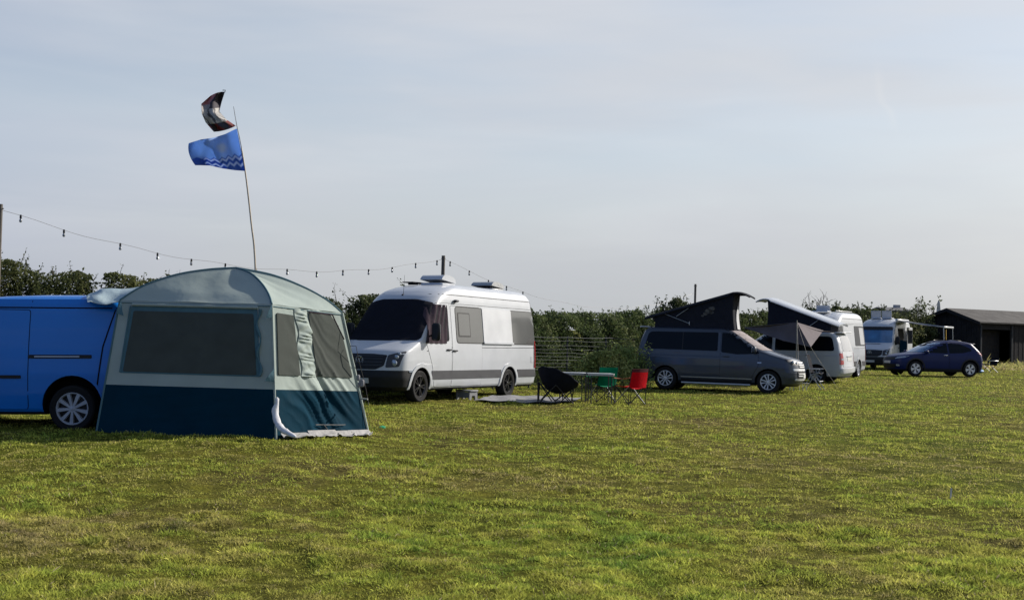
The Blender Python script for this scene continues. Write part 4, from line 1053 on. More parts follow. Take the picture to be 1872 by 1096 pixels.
# ================================================================== dome tent
class Tent: pass
TB = [P(176, 784, 17.30), P(505, 792, 17.20), P(674, 779, 19.0)]       # front-left, front-right, back-right, back-left feet
TB.append(TB[0] + TB[2] - TB[1])
TT = [P(219, 549, 17.72), P(497, 556, 17.50), P(625, 572, 18.75)]
TT.append(TT[0] + TT[2] - TT[1]); 
for p in TB: p.z = float(gz(p.x, p.y)) - .01
APEX = P(432, 490, 18.35)
RIBPX = [[(219, 549, 17.72), (260, 524, 17.85), (320, 503, 18.05), (380, 493, 18.22), (432, 490, 18.35)],
         [(497, 556, 17.50), (491, 538, 17.70), (478, 518, 17.95), (458, 500, 18.18), (432, 490, 18.35)],
         [(625, 572, 18.75), (598, 549, 18.68), (555, 525, 18.58), (498, 503, 18.45), (432, 490, 18.35)]]
def resample(pts, n):
    pts = [Vector(p) for p in pts]; d = [0.]
    for i in range(len(pts) - 1): d.append(d[-1] + (pts[i + 1] - pts[i]).length)
    out = []
    def cr(i, t):
        p0, p1, p2, p3 = pts[max(i - 1, 0)], pts[i], pts[i + 1], pts[min(i + 2, len(pts) - 1)]
        return .5 * ((2 * p1) + (p2 - p0) * t + (2 * p0 - 5 * p1 + 4 * p2 - p3) * t * t + (3 * p1 - p0 - 3 * p2 + p3) * t ** 3)
    for k in range(n + 1):
        q = d[-1] * k / n; i = min(max(int(np.searchsorted(d, q)) - 1, 0), len(pts) - 2)
        out.append(cr(i, (q - d[i]) / max(d[i + 1] - d[i], 1e-9)))
    return out
RIB = [resample([P(*q) for q in r], 24) for r in RIBPX]
RIB.append([Vector((2 * APEX.x - p.x, 2 * APEX.y - p.y, p.z + (TT[3].z - TT[1].z) * (1 - i / 24) * .5)) for i, p in enumerate(RIB[1])])
TT[3] = RIB[3][0].copy()
def ribp(c, t):
    q = t * 24; i = min(int(q), 23); return RIB[c][i].lerp(RIB[c][i + 1], q - i)
CEN = sum((p for p in TB), Vector()) / 4
def folds(s, t):
    """creases in the sunny side wall, running down towards the far corner"""
    ph = 1.1 * s + t
    k = float(fbm(np.array([s * 3.]), np.array([t * 3.]), 77, 3)[0])
    a = (1 - 2 * abs(math.sin(ph * 15 + 4 * k)) ** .7) * .5 + (1 - 2 * abs(math.sin(ph * 27 + 8 * k + 1)) ** .7) * .3 + math.sin(ph * 15 + 3 * k) * .5
    m = math.exp(-((s - .55) / .34) ** 2) * (.25 + 1.2 * math.exp(-((t - .27) / .22) ** 2))
    return .040 * a * m + .010 * (k - .5)
def flap_bunch(s, t): return .016 * math.sin(t * 150 + 16 * s + 3 * math.sin(t * 41)) + .014 * math.sin(t * 83 - 34 * s) + .02
class Wall:
    def __init__(s, a, b, disp=None):
        s.a, s.b, s.disp = a, b, disp
        e = (TB[b] - TB[a]); n = Vector((e.y, -e.x, 0)).normalized()
        if n.dot(TB[a] - CEN) < 0: n = -n
        s.n = n; s.outdir = n
    def base(s, u, t):
        lo = TB[s.a].lerp(TB[s.b], u); hi = TT[s.a].lerp(TT[s.b], u); return lo.lerp(hi, t)
    def pt(s, u, t, off=0.):
        edge = min(1., 6 * min(u, 1 - u))
        d = s.disp(u, t) if s.disp else .010 * (float(fbm(np.array([u * 3.3]), np.array([t * 2.6]), 5 + s.a, 3)[0]) - .5) * 2
        return s.base(u, t) + s.n * (d * edge + off - .02 * math.sin(PI * u) * (1 if not s.disp else .4))
    def map(s, face, a, b, off): return s.pt(a, b, off)
_out0 = patch
def patch_on(wall, mb, poly, off, mi=0, step=.05, rim=.012):
    bm = bmesh.new(); bm.faces.new([bm.verts.new((a, b, 0)) for a, b in poly])
    for ax in (0, 1):
        g = step
        while g < 1:
            bmesh.ops.bisect_plane(bm, geom=bm.verts[:] + bm.edges[:] + bm.faces[:], plane_co=(g, 0, 0) if ax == 0 else (0, g, 0), plane_no=(1, 0, 0) if ax == 0 else (0, 1, 0), dist=1e-5); g += step
    bmesh.ops.triangulate(bm, faces=bm.faces[:]); bm.verts.index_update()
    ab = [(v.co.x, v.co.y) for v in bm.verts]; fs = [[v.index for v in f.verts] for f in bm.faces]; bm.free()
    vs = [wall.pt(a, b, off) for a, b in ab]; v2 = [wall.pt(a, b, off - rim) for a, b in ab]; n = len(vs)
    if sum((vs[f[1]] - vs[f[0]]).cross(vs[f[2]] - vs[f[0]]).dot(wall.n) for f in fs) < 0: fs = [f[::-1] for f in fs]
    ed = {(f[i], f[(i + 1) % 3]) for f in fs for i in range(3)}
    mb.add(vs + v2, fs + [[b, a, a + n, b + n] for (a, b) in ed if (b, a) not in ed], mi)
tent = thing('dome_tent', 'pale teal and navy dome tent with dark gauze windows and a creased sunny side', 'tent', (0, 0, 0))
def ripple(s, t):
    k = float(fbm(np.array([s * 2.6 + t * .8]), np.array([t * 17. - s * 2.2]), 19, 3)[0]) - .5
    k2 = float(fbm(np.array([s * 3.3]), np.array([t * 2.6]), 5, 3)[0]) - .5
    return (.030 * k if .47 < t < .93 else .014 * k) + .022 * k2
WL = [Wall(0, 1, ripple), Wall(1, 2, folds), Wall(2, 3), Wall(3, 0)]
NAVY = .365
for k, wl in enumerate(WL):
    fine = 72 if k == 1 else 48 if k == 0 else 24
    m = MB(); sheet(lambda u, v: wl.pt(u, NAVY + (1 - NAVY) * v), fine, fine, m, thick=.006); m.build('wall_panel', teal, tent, ang=70)
    m = MB(); sheet(lambda u, v: wl.pt(u, NAVY * v, .002), fine, fine, m, thick=.006); m.build('lower_wall', navyfab, tent, ang=70)
names = [(0, 1), (1, 2), (2, 3), (3, 0)]
for (a, b) in names:
    def rf_(u, v, a=a, b=b):
        p = ribp(a, v).lerp(ribp(b, v), u); c = (APEX + CEN) / 2
        n = (p - Vector((CEN.x, CEN.y, 1.2))).normalized()
        return p - n * (.075 * 4 * u * (1 - u) * math.sin(PI * min(1, v * 1.0)) * (1 - .3 * v)) + n * .006 * math.sin(u * 17 + v * 11) * u * (1 - u) * 4
    m = MB(); sheet(rf_, 28, 24, m, thick=.006); m.build('roof_panel', teal, tent, ang=60)
for c in range(4):
    m = MB(); m.tube([p + Vector((0, 0, .006)) for p in RIB[c]], .014, n=8); m.build('roof_pole', tealdark, tent)
    m = MB(); m.tube([TB[c].lerp(TT[c], i / 10) for i in range(11)], .026 if c == 2 else .016, n=8); m.build('corner_pole', teal if c in (1, 2) else tealdark, tent)
for k_, (a, b) in enumerate(names):
    m = MB(); m.tube([WL[k_].pt(i / 16, .985, .008) for i in range(17)], .007, n=6); m.build('eave_seam', tealdark, tent)
# front gauze window with its rolled surround
fw = rp([(.095, .467), (.895, .467), (.880, .925), (.105, .925)], .012)
m = MB(); patch_on(WL[0], m, rp([(.075, .455), (.920, .455), (.905, .965), (.085, .965)], .012), .008); m.build('window_surround', tealdark, tent, fixn=False)
m = MB(); patch_on(WL[0], m, fw, .016); m.build('window', gauze, tent, fixn=False)
m = MB(); m.tube([WL[0].pt(.09 + .82 * i / 20, .972, .02 + .006 * math.sin(i * 1.7)) for i in range(21)], .022, n=8); m.build('rolled_blind', teal, tent)
m = MB(); m.tube([WL[0].pt(.915 + .012 * math.sin(i * .9), .46 + .5 * i / 16, .025) for i in range(17)], [.016 + .008 * math.sin(i * 1.3) for i in range(17)], n=8); m.build('rolled_blind', tealdark, tent)
m = MB(); m.tube([WL[0].pt(.078, .46 + .5 * i / 16, .012) for i in range(17)], .010, n=6); m.build('window_piping', tealdark, tent)
# side windows
m = MB(); patch_on(WL[1], m, rp([(.040, .475), (.300, .475), (.275, .935), (.050, .94)], .015), .022, step=.0145); m.build('window', gauze, tent, fixn=False)
m = MB(); patch_on(WL[1], m, rp([(.505, .475), (.945, .475), (.925, .80), (.84, .97), (.50, .97)], [.01, .02, .05, .08, .02]), .022, step=.0145); m.build('window', gauze, tent, fixn=False)
m = MB()
def fb(u, v):
    t = .47 + .52 * v; s = .315 + .18 * u + .02 * math.sin(v * 12)
    return WL[1].pt(s, t, flap_bunch(s, t) * (1 - abs(2 * u - 1) ** 3) * .7 + .012)
sheet(fb, 14, 90, m, thick=.006); m.build('bunched_blind', teal, tent, ang=70)
m = MB()
for i in range(9): pass
ed = [WL[1].pt(.50 + .34 * i / 8, .975, .02) for i in range(9)] + [WL[1].pt(.84 + .095 * i / 6, .975 - .19 * (i / 6), .02) for i in range(1, 7)]
m.tube(ed, .010, n=6); m.build('window_zip', purplefab, tent)
# pale skirt at the foot of the sunny wall, spread and crumpled on the grass
for (s0, s1, dh, rr0, sd) in ((.03, .36, .045, .26, 1), (.30, .60, .060, .17, 2), (.52, .80, .050, .21, 3), (.74, .99, .052, .11, 4)):
    m = MB()
    def sk(u, v):
        s = s0 + (s1 - s0) * u; p = WL[1].base(s, dh * (1 - v)); e = 4 * u * (1 - u)
        n1 = float(fbm(np.array([s * 9. + sd]), np.array([v * 1.3]), 3, 3)[0]); n2 = float(fbm(np.array([s * 14. + v * 3 + sd * 5]), np.array([v * 1.6]), 8, 3)[0])
        o = v * rr0 * (.35 + .5 * e + .6 * (n1 - .5)); z = .10 * max(0, n2 - .40) * v * 1.4
        q = p + WL[1].n * (.02 + .012 * sd % .03 + o); q.z = max(p.z + z - .015 * v, float(gz(q.x, q.y)) + .018 + z); return q
    sheet(sk, 26, 9, m, thick=.006); m.build('mud_skirt', mudflap, tent, ang=60)
m = MB()
for (a, b) in (((.42, .10), (.74, .095)), ((.50, .10), (.56, .02))):
    m.tube([WL[1].pt(a[0] + (b[0] - a[0]) * i / 6, a[1] + (b[1] - a[1]) * i / 6, .04) for i in range(7)], .006, n=6)
m.build('skirt_strap', black, tent)
# white rolled door flap hanging at the front corner and lying out on the grass
m = MB(); q = [(506, 726, 17.13), (507, 735, 17.10), (503, 750, 17.08), (506, 768, 17.0), (514, 782, 16.85), (527, 791, 16.72), (541, 798, 16.62)]
q = resample([P(*a) for a in q], 26); rr_ = [.022, .045, .035, .050, .068, .075, .080, .078, .08, .083, .08, .084, .08, .083, .086, .082, .088, .085, .08, .083, .078, .074, .07, .06, .05, .04, .02]
m.tube(q, [r * (1 + .07 * math.sin(i * 1.4)) * .6 for i, r in enumerate(rr_)], n=14, flat=.75); m.build('rolled_flap', mat('white_cloth', (.58, .58, .60), .85, var=.15, scale=9, bump=.5, bscale=16), tent)
for (pts) in ([P(497, 556, 17.42), P(486, 582, 17.30), P(498, 579, 17.36)], [P(501, 674, 17.24), P(483, 696, 17.12), P(501, 698, 17.2)], [P(222, 549, 17.64), P(212, 572, 17.52), P(226, 577, 17.52)]):
    m = MB(); a, b, c = pts; sheet(lambda u, v: a.lerp(b.lerp(c, u), max(v, .02)) + Vector((0, -.02 * math.sin(PI * v), 0)), 4, 6, m, thick=.006); m.build('guy_tab', tealdark, tent)
# sleeve that joins the tent to the van roof
m = MB()
def slv(u, v):
    top = [(158, 543), (166, 535), (184, 529), (222, 528), (262, 522)]; bot = [(160, 551), (172, 554), (196, 555), (214, 554), (224, 549)]
    X = np.linspace(0, 1, 5); tx, ty = np.interp(u, X, [p[0] for p in top]), np.interp(u, X, [p[1] for p in top]); bx_, by = np.interp(u, X, [p[0] for p in bot]), np.interp(u, X, [p[1] for p in bot])
    D = 17.62 + .45 * v + .10 * u - .06 * math.sin(PI * v) + .03 * math.sin(u * 9 + v * 5) * (1 - u * .5)
    return P(bx_ + (tx - bx_) * v, by + (ty - by) * v, D) + Vector((0, 0, .012 * math.sin(u * 11 - v * 5)))
sheet(slv, 44, 14, m, thick=.008); m.build('connecting_sleeve', mat('pale_blue_canvas', (.40, .50, .53), .7, var=.12, scale=5, bump=.4, bscale=9, trans=.1), tent, ang=70)
# guy lines, pegs and hooks at the far corner
m = MB(); m.tube([P(628, 590, 18.7), P(640, 630, 18.65), P(655, 690, 18.95), P(677, 781, 18.95)], .004, n=5); m.tube([P(640, 632, 18.72), P(651, 632, 18.72), P(655, 655, 18.75), P(668, 706, 18.95), P(674, 740, 18.95)], .005, n=5); m.build('guy_line', blacksteel, tent)
m = MB(); m.tube([P(660, 728, 18.6), P(672, 729, 18.5)], .014, n=6); m.build('peg_hook', alu, tent)
m = MB()
for (x, y, a, b) in ((655, 690, .05, .09), (662, 700, .06, .11), (656, 703, .04, .08)): m.box(P(x, y, 18.5), (a, .05, b), ch=.015)
m.build('peg_bag', mat('grey_pouch', (.20, .20, .22), .8, var=.3), tent)
gp = G(699, 783)
m = MB(); m.lathe([(0, .022), (.03, .021), (.05, .012), (.054, 0), (0, 0)], 18, axis='z', M=Matrix.Translation(gp + Vector((0, 0, .02))) @ Matrix.Rotation(.25, 4, 'X')); tag(m.build('play_disc', greenplastic), 'small bright green plastic disc lying in the grass beside the tent', 'toy')
gp = G(1738, 908)
m = MB(); m.tube([gp + Vector((0, 0, -.03)), gp + Vector((.004, 0, .085))], .009, n=6); m.tube([gp + Vector((.004, 0, .085)), gp + Vector((.012, 0, .092))], .011, n=6); tag(m.build('tent_peg', pale_mesh), 'lone white tent peg standing in the open grass', 'peg')

# ================================================================== flags on a bent pole
base = P(474, 700, 20.7); base.z = float(gz(base.x, base.y)) - .05
fp = thing('flagpole', 'slender bent flagpole rising from behind the tent', 'flagpole', (0, 0, 0))
pp = resample([base, P(467, 495, 20.6), P(459, 405, 20.5), P(449, 318, 20.4), (P(440, 262, 20.4)), P(433, 230, 20.35), P(427, 195, 20.3)], 30)
m = MB(); m.tube(pp[:27], [.022 - .0004 * i for i in range(27)], n=8); m.build('pole', bamboo, fp)
m = MB(); m.tube(pp[26:], [.009, .008, .007, .006, .005], n=6); m.build('pole_tip', alu, fp)
m = MB(); m.tube([P(411, 169, 20.3), P(412, 165, 20.3), P(407, 165, 20.3)], .007, n=5); m.build('flag_clip', blacksteel, fp)
def flagmat(name, tr):
    return mat(name, (1, 1, 1), .8, var=.05, scale=6, attr='tint', trans=tr, sheen=.2, rvar=0)
def flag(name, label, fn, colfn, nu, nv, m_):
    mb = MB(); sheet(fn, nu, nv, mb, thick=.003); o = mb.build(name, m_, ang=70)
    me = o.data; at = me.color_attributes.new('tint', 'FLOAT_COLOR', 'POINT'); n1 = (nu + 1) * (nv + 1)
    cols = np.ones((len(me.vertices), 4), np.float32)
    for i in range(nu + 1):
        for j in range(nv + 1):
            c = colfn(i / nu, j / nv); cols[i * (nv + 1) + j, :3] = c; cols[n1 + i * (nv + 1) + j, :3] = c
    at.data.foreach_set('color', cols.ravel()); return tag(o, label, 'flag')
def cv(pts, t):
    X = np.linspace(0, 1, len(pts)); return float(np.interp(t, X, [p[0] for p in pts])), float(np.interp(t, X, [p[1] for p in pts]))
def bfn(u, v):
    T = cv([(433, 235), (412, 245), (392, 251.5), (367, 255), (345, 262)], u); B = cv([(448, 312.5), (428, 311), (408, 308), (383, 302.5), (357, 302)], u)
    bulge = 4 * v * (1 - v) * (-5 if u > .9 else 0) * (u - .9) * 10
    return P(T[0] + (B[0] - T[0]) * v + bulge, T[1] + (B[1] - T[1]) * v, 20.38 + .16 * math.sin(u * 7.5 + v * 2.2) * u ** .5 + .06 * math.sin(u * 17 - v * 6) * u)
def bcol(u, v):
    q = v + .03 * math.sin(u * 8); base = np.array([.36, .56, .92]) * (1 - .18 * u)
    low = np.array([.05, .14, .50])
    wv = .085 * (abs(((u * 6.5) % 1) - .5) * 2 - .5); e = .62 + .32 * max(0, u - .35) * .5
    k = np.clip((q - e + wv) / .03, 0, 1); c = base * (1 - k) + low * k
    for a in (.70, .86):
        d = abs(q - (a + .12 * max(0, u - .3)) + wv)
        if u < .82: c = c + (np.array([.55, .64, .85]) - c) * np.clip(1.4 - d / .036, 0, 1)
    r = math.hypot((u - .38) / .17, (v - .34) / .22) + .5 * (float(fbm(np.array([u * 7.]), np.array([v * 5.]), 4, 3)[0]) - .5) * 2; k = np.clip((1.0 - r) / .6, 0, 1) * .6
    return c * (1 - k) + np.array([.62, .62, .64]) * k
flag('flag', 'blue flag with pale zigzag waves flying from the bent pole', bfn, bcol, 80, 64, flagmat('blue_flag_cloth', .45))
def ufn(u, v):
    H = cv([(411, 168), (405, 187), (401, 204), (413, 218), (431, 230)], v); Fy = cv([(384, 176), (368, 190), (369, 208), (376, 224), (391, 241)], v)
    x = H[0] + (Fy[0] - H[0]) * u; y = H[1] + (Fy[1] - H[1]) * u - 4 * u * (1 - u) * (2.5 - 5 * v)
    return P(x, y, 20.32 + .14 * math.sin(v * 6.5 + u * 1.5) + .07 * math.sin(u * 9 + v * 3))
def ucol(u, v):
    n = float(fbm(np.array([u * 4.]), np.array([v * 5.]), 9, 3)[0])
    if v < .40: c = np.array([.030, .022, .035]) if u + .15 * n < .55 + .3 * v else np.array([.40, .14, .13]) if v < .30 else np.array([.34, .30, .29])
    elif v < .80: c = np.array([.50, .48, .45]) if (u * 3 + n + v) % 1 < .75 else np.array([.09, .085, .09])
    else: c = np.array([.030, .020, .022]) if (u * 2.2 + n) % 1 < .6 else np.array([.20, .03, .03])
    return c * (.8 + .4 * n)
flag('flag', 'small black white and red flag twisted over itself at the pole top', ufn, ucol, 40, 56, flagmat('dark_flag_cloth', .25))

# ================================================================== festoon lights on poles
def light_pole(px, ytop, D, wd, label):
    p = P(px, ytop, D); m = MB(); g = float(gz(p.x, D))
    m.tube([(p.x - .02, D, g - .3), (p.x, D, g + 1.5), (p.x + .01, D, p.z)], [wd, wd * .96, wd * .9], n=10)
    m.tube([(p.x - .05, D, p.z - .08), (p.x + .07, D, p.z - .08)], .012, n=6)
    tag(m.build('light_pole', polewood), label, 'pole', 'wooden poles carrying the festoon lights')
light_pole(0, 373, 22.5, .045, 'tall wooden light pole at the edge of view above the blue van')
light_pole(810, 467, 34, .055, 'wooden light pole rising behind the big white campervan roof')
light_pole(1271, 519, 51, .05, 'wooden light pole standing beside the dark rounded bush')
def festoon(name, A, B, fitp, pxs, label):
    best = None
    for k in range(200):
        sg = -.5 + k * .02
        q = [proj(A.lerp(B, i / 60) - Vector((0, 0, sg * 4 * (i / 60) * (1 - i / 60)))) for i in range(61)]
        y = float(np.interp(fitp[0], [a[0] for a in q], [a[1] for a in q])); e = abs(y - fitp[1])
        if best is None or e < best[0]: best = (e, sg)
    sg = best[1]
    def c(t): return A.lerp(B, t) - Vector((0, 0, sg * 4 * t * (1 - t))) + Vector((0, 0, .02 * math.sin(t * 37)))
    t0 = thing('string_lights', label, 'string lights', (0, 0, 0), 0, 'festoon lights over the hedge')
    m = MB(); m.tube([c(i / 60) for i in range(61)], .0040, n=5); m.build('cable', cable_m, t0)
    ts = np.linspace(0, 1, 400); xs = [proj(c(t))[0] for t in ts]; first = None
    for x in pxs:
        p = c(float(np.interp(x, xs, ts)))
        if first is None:
            m = MB(); m.lathe([(0, .015), (.018, .01), (.020, -.02), (.021, -.055), (0, -.055)], 10, axis='z'); h = m.build('lamp_holder', black, t0)
            m = MB(); m.lathe([(0, -.05), (.012, -.055), (.024, -.08), (.028, -.10), (.02, -.122), (0, -.13)], 12, axis='z'); m.build('bulb', bulbglass, h); first = h
        else: h = dup_tree(first, t0)
        h.location = p
festoon('s1', P(3, 384, 22.5), P(808, 473, 34), (412, 483), [38, 117, 220, 288, 350, 412, 468, 525, 579, 627, 674, 717, 760, 799], 'string of bulbs sagging over the tent from pole to pole')
festoon('s2', P(811, 473, 34), P(1268, 535, 51), (1010, 549), [823, 858, 893, 926, 956, 1186, 1200, 1216, 1234, 1250], 'string of bulbs dropping behind the big white van to the bush')

# ================================================================== wire fence
wf = thing('wire_fence', 'low fence of horizontal galvanised wires in front of the hedge', 'fence', (0, 0, 0))
fa, fb_ = P(880, 640, 34.8), P(1185, 640, 38.2)
for i, y in enumerate((616, 622.5, 631, 638, 644.5, 651, 657, 663.5, 670, 676)):
    a, b = P(880, y - 2.7, 34.8), P(1185, y + 3.0, 38.2); m = MB()
    m.tube([a.lerp(b, k / 16) - Vector((0, 0, .015 * math.sin(PI * ((k / 4) % 1)) + random.gauss(0, .004))) for k in range(17)], .006 if i == 0 else .0042, n=5); m.build('wire', wire_m, wf)
for px in (900, 962, 1030, 1102, 1172):
    t = (px - 880) / 305; x, y = fa.x + (fb_.x - fa.x) * t, fa.y + (fb_.y - fa.y) * t + .03; m = MB()
    m.tube([(x, y, -.2), (x, y, .7), (x, y, 1.52)], .022, n=8); m.build('post', timber_post, wf)

# ================================================================== folding furniture
def camp_chair(label, gp, yaw, cloth, toptrim, arm_m, arms=('L', 'R'), scale=1., steel=blacksteel):
    t = thing('camp_chair', label, 'chair', gp, yaw, 'folding chairs around the camp tables', scale=scale)
    W, Dp, sz, bt = .27, .25, .43, .86                  # facing +x
    legs = []
    def leg(pts, r=.0105, n='leg', m_=steel):
        m = MB(); m.tube(pts, r, n=7); m.box(pts[0] if not isinstance(pts[0], tuple) else Vector(pts[0]) + Vector((0, 0, .008)), (.035, .035, .016), ch=.006); m.build(n, m_, t)
    f = [(Dp, W), (Dp, -W), (-Dp, -W), (-Dp, W)]
    for i in range(4):
        a, b = f[i], f[(i + 1) % 4]
        leg([(a[0], a[1], 0), (b[0] * .96, b[1] * .96, sz)]); leg([(b[0], b[1], 0), (a[0] * .96, a[1] * .96, sz)], m_=alu if i % 2 else steel)
    for s in (1, -1):
        leg([(-Dp, s * W, 0), (-Dp - .01, s * W, sz), (-Dp - .10, s * W, bt)], n='back_post'); leg([(Dp, s * W, 0), (Dp - .01, s * W, .60)], n='arm_post')
    m = MB(); sheet(lambda u, v: (-Dp + 2 * Dp * u, (v - .5) * 2 * W * .97, sz + .01 - .055 * 4 * v * (1 - v) * (1 - .4 * u) - .02 * (1 - u)), 10, 14, m, thick=.006); m.build('seat', cloth, t)
    def bk(u, v): z = sz - .03 + (bt - sz + .02) * v; return (-Dp - .01 - .09 * v - .05 * 4 * u * (1 - u) * (1 - .5 * v), (u - .5) * 2 * W * 1.02, z)
    m = MB(); sheet(lambda u, v: bk(u, v * .83), 14, 10, m, thick=.006); b = m.build('backrest', cloth, t)
    m = MB(); sheet(lambda u, v: bk(u, .83 + .17 * v), 14, 4, m, thick=.008); m.build('back_band', toptrim, b)
    for s in (1, -1):
        m = MB(); sheet(lambda u, v: (Dp + .02 - (2 * Dp + .06) * u, s * (W + (v - .5) * .065), .615 + .03 * u - .025 * math.sin(PI * u)), 8, 3, m, thick=.012); m.build('armrest', arm_m, t)
    return t
g = G(1151, 738); g.z = float(gz(g.x, g.y)); camp_chair('red folding camp chair turned away, standing nearest the grey van', g, R(128), redfab, redmesh, orangefab, scale=.98)
g = G(1098, 733); g.z = float(gz(g.x, g.y)); camp_chair('green folding camp chair behind the pale camp table', g, R(118), greenfab, greenfab, greenfab, scale=.97)
# round padded chair
g = G(1016, 737); t = thing('moon_chair', 'black padded round moon chair with its back to the camera', 'chair', g, 0, 'folding chairs around the camp tables')
nrm = Vector((.36, .30, .88)).normalized(); e1 = nrm.cross(Vector((0, 0, 1))).normalized(); e2 = e1.cross(nrm).normalized(); ctr = Vector((0.0, .0, .50)); RR = .475
def dish(u, v):
    a = u * 2 * PI; r = RR * v; return ctr + (e1 * math.cos(a) * 1.02 + e2 * math.sin(a)) * r - nrm * (.36 * (1 - v * v) - .12) + nrm * .012 * math.sin(a * 8) * v
m = MB(); sheet(dish, 40, 12, m, thick=.05); m.build('seat', blackfab, t, ang=60)
m = MB(); m.tube([dish(i / 40, 1.0) for i in range(41)], .026, n=8, cap=False); m.build('rim_padding', blackfab, t)
m = MB(); sheet(lambda u, v: dish(-.06 + .16 * u, .80 + .19 * v) + nrm * .03, 10, 4, m, thick=.008); m.build('rim_sunlit_strip', pale_mesh, t)  # pale strip painted where sun catches the inner rim
FX = [(-.40, -.16), (.04, -.34), (.40, -.10), (.36, .22), (-.06, .34), (-.40, .14)]; TX = [(-.40, -.16), (-.02, -.33), (.40, -.12), (.34, .2), (-.06, .32), (-.38, .14)]
def tz(p): return max(.20, .40 - nrm.x * p[0] * .5 - nrm.y * p[1] * .35)
for i in range(6):
    for (a, b) in ((FX[i], TX[(i + 1) % 6]), (FX[(i + 1) % 6], TX[i])):
        m = MB(); m.tube([(a[0], a[1], 0), (b[0], b[1], tz(b))], .013, n=7); m.box((a[0], a[1], .012), (.04, .04, .024), ch=.008); m.build('leg', blacksteel, t)
m = MB(); m.tube([(-.42, -.16, 0), (-.425, -.14, .55)], .013, n=7); m.build('back_post', blacksteel, t)
def camp_table(label, gp, yaw, L_, W_, top_m, h=.70):
    t = thing('camp_table', label, 'table', gp, yaw, 'camp tables between the folding chairs')
    m = MB(); m.box((0, 0, h), (L_, W_, .02), ch=.006); m.build('table_top', top_m, t)
    m = MB()
    for y in (-W_ / 2 + .015, W_ / 2 - .015): m.box((0, y, h - .03), (L_ * .96, .02, .032), ch=.006)
    for x in (-L_ / 2 + .02, L_ / 2 - .02): m.box((x, 0, h - .03), (.02, W_ * .9, .032), ch=.006)
    m.build('apron', alu, t)
    for x in (-L_ / 2 + .06, L_ / 2 - .06):
        for y in (-W_ / 2 + .04, W_ / 2 - .04): m = MB(); m.tube([(x, y, 0), (x, y, h - .02)], .0125, n=8); m.box((x, y, .012), (.035, .035, .024), ch=.006); m.build('leg', darkgrey, t)
    return t
g = G(1046, 734); camp_table('grey topped folding camp table beside the black moon chair', (g.x, g.y, float(gz(g.x, g.y))), R(8), .66, .5, alu, .69)
g = G(1096, 737); camp_table('pale topped folding camp table in front of the green chair', (g.x, g.y, float(gz(g.x, g.y))), R(6), .60, .5, tabletop_m, .70)
# groundsheet and step at the big van's door
q = [G(866, 735), G(1040, 738), G(1062, 729), G(905, 724.5)]
m = MB()
def gs(u, v):
    p = (q[0].lerp(q[1], u)).lerp(q[3].lerp(q[2], u), v); p.z = float(gz(p.x, p.y)) + .045 + .012 * math.sin(u * 21 + v * 4) + .010 * math.sin(v * 17 + u * 8); return p
sheet(gs, 40, 16, m, thick=.01); tag(m.build('groundsheet', mat_grey), 'grey woven groundsheet spread on the grass beside the big white van', 'groundsheet')
g = G(853, 730); t = thing('step_stool', 'grey plastic step below the side door of the big white van', 'step', (g.x, g.y, float(gz(g.x, g.y))), R(-35))
m = MB(); m.box((0, 0, .215), (.46, .32, .035), ch=.012); m.build('step_top', step_m, t)
for s in (1, -1):
    m = MB(); m.prism([(-.20, 0), (-.10, 0), (-.07, .10), (.07, .10), (.10, 0), (.20, 0), (.185, .20), (-.185, .20)], lambda a, b: (s * .20, a * .8, b), lambda a, b: (s * .165, a * .8, b)); m.build('leg', step_m, t)
m = MB(); m.box((0, -.13, .12), (.34, .015, .14), ch=.005); m.build('step_riser', step_m, t)

# ================================================================== vehicles in place
big_van('large white campervan with black screen cover, dark wheels and tinted side windows', (-2.02, 29.72, .0), R(243.5), 'white campervans', 'covered', white, R(-.65), R(.8), 1.0, True)
poptop_van('grey campervan with raised black tent roof and silver side step', (6.28, 37.5, -.01), R(-19), None, greyp, True, R(.3), R(-1.0))
poptop_van('white campervan with raised roof, its tailgate and red lamp showing', (10.08, 46.6, -.03), R(151), None, white2, False, R(.5), R(-1))
big_van('white campervan with blinds in its rear side window, behind the tailgate', (12.76, 51.3, -.03), R(241), 'white campervans', 'blind', white, 0, R(.6))
v4, sh4 = big_van('farthest white campervan with blue windscreen, open side door and rolled out awning', (19.75, 67.0, -.02), R(241), 'white campervans', 'open_door', white, 0, R(.6))
crossover((18.78, 56.0, 0.02), R(191), 0, R(.5))
blue_van((-7.72, 18.72, float(gz(-7, 18)) - .045), R(180), R(1.2), 0, 1.03)
# roll-out awning on the farthest van
y0 = .90; aw = MB()
sheet(lambda u, v: (.6 - 2.7 * u, y0 + 2.35 * v, 2.60 - .34 * v - .05 * math.sin(PI * v) + .015 * math.sin(u * 9)), 14, 12, aw, thick=.012); A = aw.build('awning', darkgrey, v4)
m = MB(); m.box((-.75, y0, 2.62), (2.9, .13, .12), ch=.03); m.build('awning_case', white, A)
m = MB(); m.box((-.75, y0 + 2.37, 2.27), (2.75, .07, .10), ch=.02); m.build('awning_rail', white, A)
for x in (.55, -2.05):
    m = MB(); m.tube([(x, y0 + 2.35, 2.26), (x, y0 + 2.42, 0)], .022, n=7); m.build('awning_leg', alu, A)
    m = MB(); m.tube([(x, y0 + .05, 2.55), (x * .9, y0 + 1.2, 2.42), (x, y0 + 2.3, 2.26)], .018, n=6); m.build('awning_arm', alu, A)
m = MB(); m.box((.1, y0 + 2.40, 1.05), (.05, .02, 2.2), ch=.004); s = m.build('awning_strap', yellow, A)
